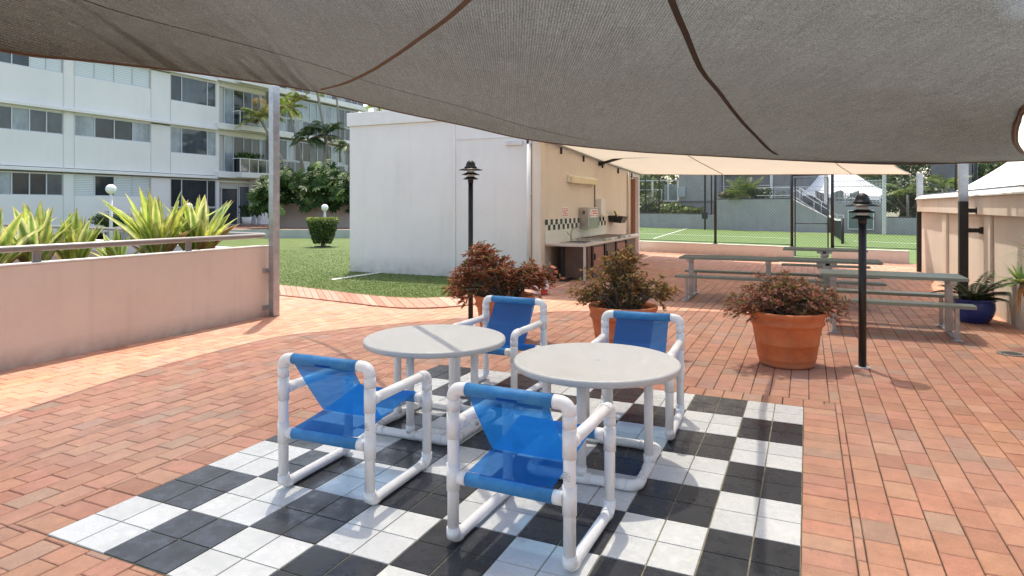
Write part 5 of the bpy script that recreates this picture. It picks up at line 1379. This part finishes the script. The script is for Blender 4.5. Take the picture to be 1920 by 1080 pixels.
# levels: (floor band z0, sill, head)
lv = [(.45,2.12,3.17),(3.60,5.03,6.08),(6.50,7.95,9.0),(9.4,10.85,11.9)]
kinds = {(0,0):[2,0,0,1],(0,1):[3,0,3,3],(1,0):[1,2,1,1],(1,1):[2,0,0,2],(2,0):[1,0,3,3],(2,1):[3,3,3,3]}
random.seed(71)
V3a, V3b = av(320), av(406)
m = MB(); m.box(AU-9, AU-.35, VS, VE-.5, .45, 12.3); m.build('core', mat['soffit'], tap)
for L_, (z0, zs_, zh) in enumerate(lv):
    m = MB()
    # spandrels below and head above windows
    m.box(AU-.34, AU, VS, av(283), z0-.15, zs_); m.box(AU-.34, AU-.03, VS, av(283), zh, z0+2.62+.12)
    edges = [VS]
    for (a_, b_, n_) in bays: edges += [av(a_), av(b_)]
    edges += [V3a]
    for k in range(0, len(edges), 2): m.box(AU-.34, AU-.012, edges[k], edges[k+1], zs_, zh)
    m.box(AU-.34, AU-.012, av(283)+.001, V3a, z0-.15, zs_-.001)
    if L_ > 0: m.box(AU-.34, AU-.001, V3a+.001, V3b, z0-.15, zs_-.42)
    m.box(AU-.34, AU-.03, V3a, V3b, zh, z0+2.62+.12)
    m.box(AU-.34, AU-.01, V3b, VB1, z0-.15, z0+2.74)
    m.build('wall', mat['apt'], tap)
    for bi, (a_, b_, n_) in enumerate(bays):
        kd = kinds.get((L_, 0 if bi < 2 else 1), [1,2,0,3])
        pane_window(av(a_), av(b_), zs_, zh, n_, kd)
    if L_ == 0:
        pane_window(V3a, V3b, 1.55, zh, 3, [0,0,0], fr=[0,.24,.80,1]); pane_window(V3a, V3b, .46, 1.54, 3, [0,0,1], fr=[0,.24,.80,1])
    else: pane_window(V3a, V3b, zs_-.42, zh, 3, [[2,1,2],[0,1,1],[1,2,1]][L_-1], fr=[0,.24,.80,1])
for z in slabs:
    m = MB(); m.box(AU-.3, AU+.22, VS, VB1-.3, z-.11, z+.05)
    m.build('slab_edge', mat['apt'], tap, bevel=.02)
for px in (119,139.5,283,320):
    m = MB(); m.box(AU-.013, AU+.006, av(px)-.02, av(px)+.02, .4, 12.1); m.build('joint', mat['soffit'], tap)
# balcony bay
VW = av(503)
for L_, z in enumerate(slabs):
    m = MB(); m.box(AU-.34, AU+.30, VB1-.29, VE, z-.02, z+.36)
    m.box(AU+.301, AU+.75, VB1+1.0, VW, z+.02, z+.36); m.build('balcony_slab', mat['apt'], tap, bevel=.03)
    m = MB(); ub = AU+.62; zt_ = z+1.22
    m.box(ub-.02,ub+.02,VB1+1.0,VW,zt_-.04,zt_); m.box(AU-.02,ub-.021,VB1+.96,VB1+1.0,zt_-.04,zt_)
    for k in range(5): y = VB1+1.02+(VW-VB1-1.06)*k/4; m.box(ub-.018,ub+.018,y-.02,y+.02,z+.361,zt_-.041)
    br = m.build('balustrade', mat['trim'], tap)
    m = MB(); m.poly([(ub,VB1+1.0,z+.40),(ub,VW,z+.40),(ub,VW,zt_-.05),(ub,VB1+1.0,zt_-.05)]); m.build('glass_panel', mat['balglass'], br)
def recess_win(v0, v1, z0, z1, cuts, kd): pane_window(v0, v1, z0, z1, len(cuts)-1, kd, u=AU-.22, fr=cuts)
for L_, (z0, zs_, zh) in enumerate(lv):
    if L_ == 0:
        recess_win(av(421), av(452), .46, 2.75, [0,1], [0]); recess_win(av(454), av(474), .46, 2.9, [0,1], [1])
        m = MB(); m.box(AU-.34, AU+.25, av(474), av(503), .44, 3.33); m.build('wall', mat['apt'], tap)
    else: recess_win(VB1+.6, VW, z0+.05, zh-.1, [0,.22,.46,.66,.86,1], [2,0,0,1])
    m = MB(); m.box(AU-.34, AU-.20, VB1, VW, zh-.1, z0+2.74); m.build('wall', mat['apt'], tap)
# glazed wing
nm = 13
for L_, (z0, zs_, zh) in enumerate(lv):
    if L_ == 0: 
        m = MB(); m.box(AU-.34, AU-.05, VW, VE-.4, .4, 3.3); m.build('wall', mat['apt'], tap); continue
    cuts = [k/nm for k in range(nm+1)]; random.seed(80+L_)
    pane_window(VW+.1, VE-.4, z0+.95+.17, zh+.02, nm, [random.choice([1,2,2,1,0,2]) for _ in range(nm)], u=AU+.1, fr=cuts)
    pane_window(VW+.1, VE-.4, z0+.13, z0+.95+.14, nm, [random.choice([1,2,1,0]) for _ in range(nm)], u=AU+.1, fr=cuts)
m = MB(); m.box(AU-9, AU+.3, VS, VE+1.2, 12.5, 12.7); m.build('roof', mat['apt'], tap)
x_, y_ = AU+.9, av(467); tpt = thing('garden_statue', 'small pale and dark statue standing beside the glass entry door', 'statue', (x_,y_,.45))
m = MB(); m.lathe((x_,y_,.45), [(.16,0),(.18,.08),(.12,.2),(.20,.45),(.19,.62),(.10,.75)], 14); m.build('body', mat['coping'], tpt)
m = MB(); m.lathe((x_,y_,1.19), [(.09,0),(.16,.10),(.15,.24),(.0001,.33)], 14); m.build('head', mat['wicker'], tpt)
x_, y_ = AU+.9, av(442); tpt = thing('potted_palm', 'small plant in a white tub by the glass entry door', 'potted plant', (x_,y_,.45))
m = MB(); m.lathe((x_,y_,.45), [(.2,0),(.3,.5),(.28,.5)], 16); m.build('pot', mat['trim'], tpt)
m = MB(); random.seed(5); leafball(m,(x_,y_,1.35),.4,.4,.45,220,.22,DG,.2); m.build('foliage', mat['leaf'], tpt)
m = MB(); x_, y_ = AU+.35, VB1+2.0; tfp = thing('balcony_plant', 'leafy green plant behind the glass of the first balcony', 'plant', (x_,y_,3.75))
random.seed(6); leafball(m,(x_,y_,4.75),.35,1.1,.33,420,.2,GR,.1); m.build('foliage', mat['leaf'], tfp)
m = MB(); m.box(x_-.15,x_+.15,y_-.9,y_+.9,3.73,4.5); m.build('trough', mat['dark'], tfp)
# neighbour
t,a,b,d_,nr_ = bld(700,800,75,72,10,13.2,mat['apt'],'neighbour_building','pale building far off just above the white building')

# ------------------------------------------------------------------ planting and trees behind the court
def bush(px, D, zc, rx, rz, n, L, pal, label, name='bush', seed=0, zb=None):
    random.seed(seed+int(px)); x, y = at(px, D); zb = zc-rz if zb is None else zb
    t = thing(name, label, 'bush', (x,y,zb))
    m = MB(); leafball(m,(x,y,zc),rx,rx*.8,rz,n,L,pal,.3,6,seed); m.build('foliage', mat['leaf'], t)
    m = MB()
    for k in range(5): a = k*1.257; m.tube([(x,y,zb),(x+math.cos(a)*rx*.5,y+math.sin(a)*rx*.5,zc+rz*.3)], .03, 5)
    m.build('stem', mat['bark'], t)
bush(1215, 51.5, zof(385,51), 1.6, .85, 1500, .22, GR+[(.12,.05,.04)], 'dark leafy bush in the bed beside the kitchen doors', seed=1)
bush(1262, 50.5, zof(391,51), 1.9, .45, 1300, .25, GR+YG, 'low strappy green plants on top of the grey wall', seed=2)
bush(1296, 48.6, zof(395,48), 1.0, .32, 700, .22, YG, 'low yellow-green plants at the foot of the grey tower', seed=3)
bush(1200, 52.5, zof(392,51), 1.4, .5, 800, .22, GR, 'green plants at the left end of the flower bed', seed=4)
bush(1425, 43.6, zof(362,44), .9, .42, 650, .2, DG, 'dark round bush right of the yellow-green palm clump', seed=5, zb=2.0)
bush(1364, 45.2, zof(365,44), .6, .3, 350, .2, GR+[(.25,.12,.07)], 'small mixed shrub left of the yellow-green palm clump', seed=6, zb=2.0)
random.seed(90); x, y = at(1393,44.3); tpc = thing('palm_clump', 'yellow-green feathery palm clump above the tall grey wall', 'palm', (x,y,2.05)); m = MB()
for k in range(26): a = k*2.4; frond(m,(x+math.cos(a)*.2,y+math.sin(a)*.2,2.1),(math.cos(a),math.sin(a)),random.uniform(.9,1.5),18,.5,random.uniform(.3,.7),YG+GR,random.uniform(.6,2.2),.1,.07)
m.build('fronds', mat['leaf'], tpc)
for px, D, h_, rx, lb, pal, sd_ in ((1195,70,7.5,5.0,'bright green tree behind the pool fence, left one',GR+YG,1),(1262,74,8.5,5.5,'darker tree behind the pool fence beside the grey tower',DG+GR,2),
   (1610,66,6.0,5.5,'dark tree behind the picket fence and marquee',DG+DG+GR,3),(1700,40.0,3.4,1.9,'dense dark green tree between the pillar and the far awning post',DG+DG+[(.10,.16,.03)],4),
   (1745,41,3.2,1.7,'dark tree just right of the far awning post',DG+[(.10,.16,.03)],5),(1690,58,7.0,5,'tall tree rising behind the dark shrubs on the right',DG+GR,7),
   (1860,52,6.5,4.5,'olive tree behind the right hand marquee',DG+GR+[(.22,.20,.08)],8),(1780,60,8.5,4.5,'tall loose tree behind the black court posts',GR+DG,9)):
    random.seed(100+sd_); x, y = at(px, D); t = thing('tree', lb, 'tree', (x,y,0), 'trees behind the tennis court')
    m = MB(); m.tube([(x,y,0),(x+.2,y,h_*.35),(x,y+.2,h_*.7)], .2, 8, rr=[.25,.18,.08])
    for k in range(6): a = k*1.05; m.tube([(x+.1,y,h_*.35),(x+math.cos(a)*rx*.6,y+math.sin(a)*rx*.5,h_*.6)], .06, 5, rr=[.1,.04])
    m.build('trunk', mat['bark'], t)
    m = MB()
    for k in range(9):
        a = random.uniform(0,6.28); rr = rx*random.uniform(.1,.62); c = (x+math.cos(a)*rr,y+math.sin(a)*rr*.8,h_*random.uniform(.30,.82))
        leafball(m, c, rx*.42, rx*.42, h_*.19, 520, .34 if D > 45 else .24, pal, .3, 5, k)
    m.build('crown', mat['leaf'], t)
random.seed(97)
for px, D, zc, lb, n_ in ((1702,37.8,2.3,'bright arching fern palm in front of the dense dark tree',12),(1768,36.5,2.6,'yellow-green arching palm above the low grey wall at right',12)):
    x, y = at(px, D); t = thing('fern_palm', lb, 'palm', (x,y,1.0), 'arching palms behind the court on the right')
    m = MB(); m.tube([(x,y,1.0),(x,y,zc)], .07, 8); m.build('trunk', mat['palmbark'], t); m = MB()
    for k in range(n_): a = k*2.4; frond(m,(x,y,zc),(math.cos(a),math.sin(a)),random.uniform(1.2,1.8),24,.5,random.uniform(.4,.8),GR+YG,random.uniform(.5,1.6),.1,.07)
    m.build('fronds', mat['leaf'], t)
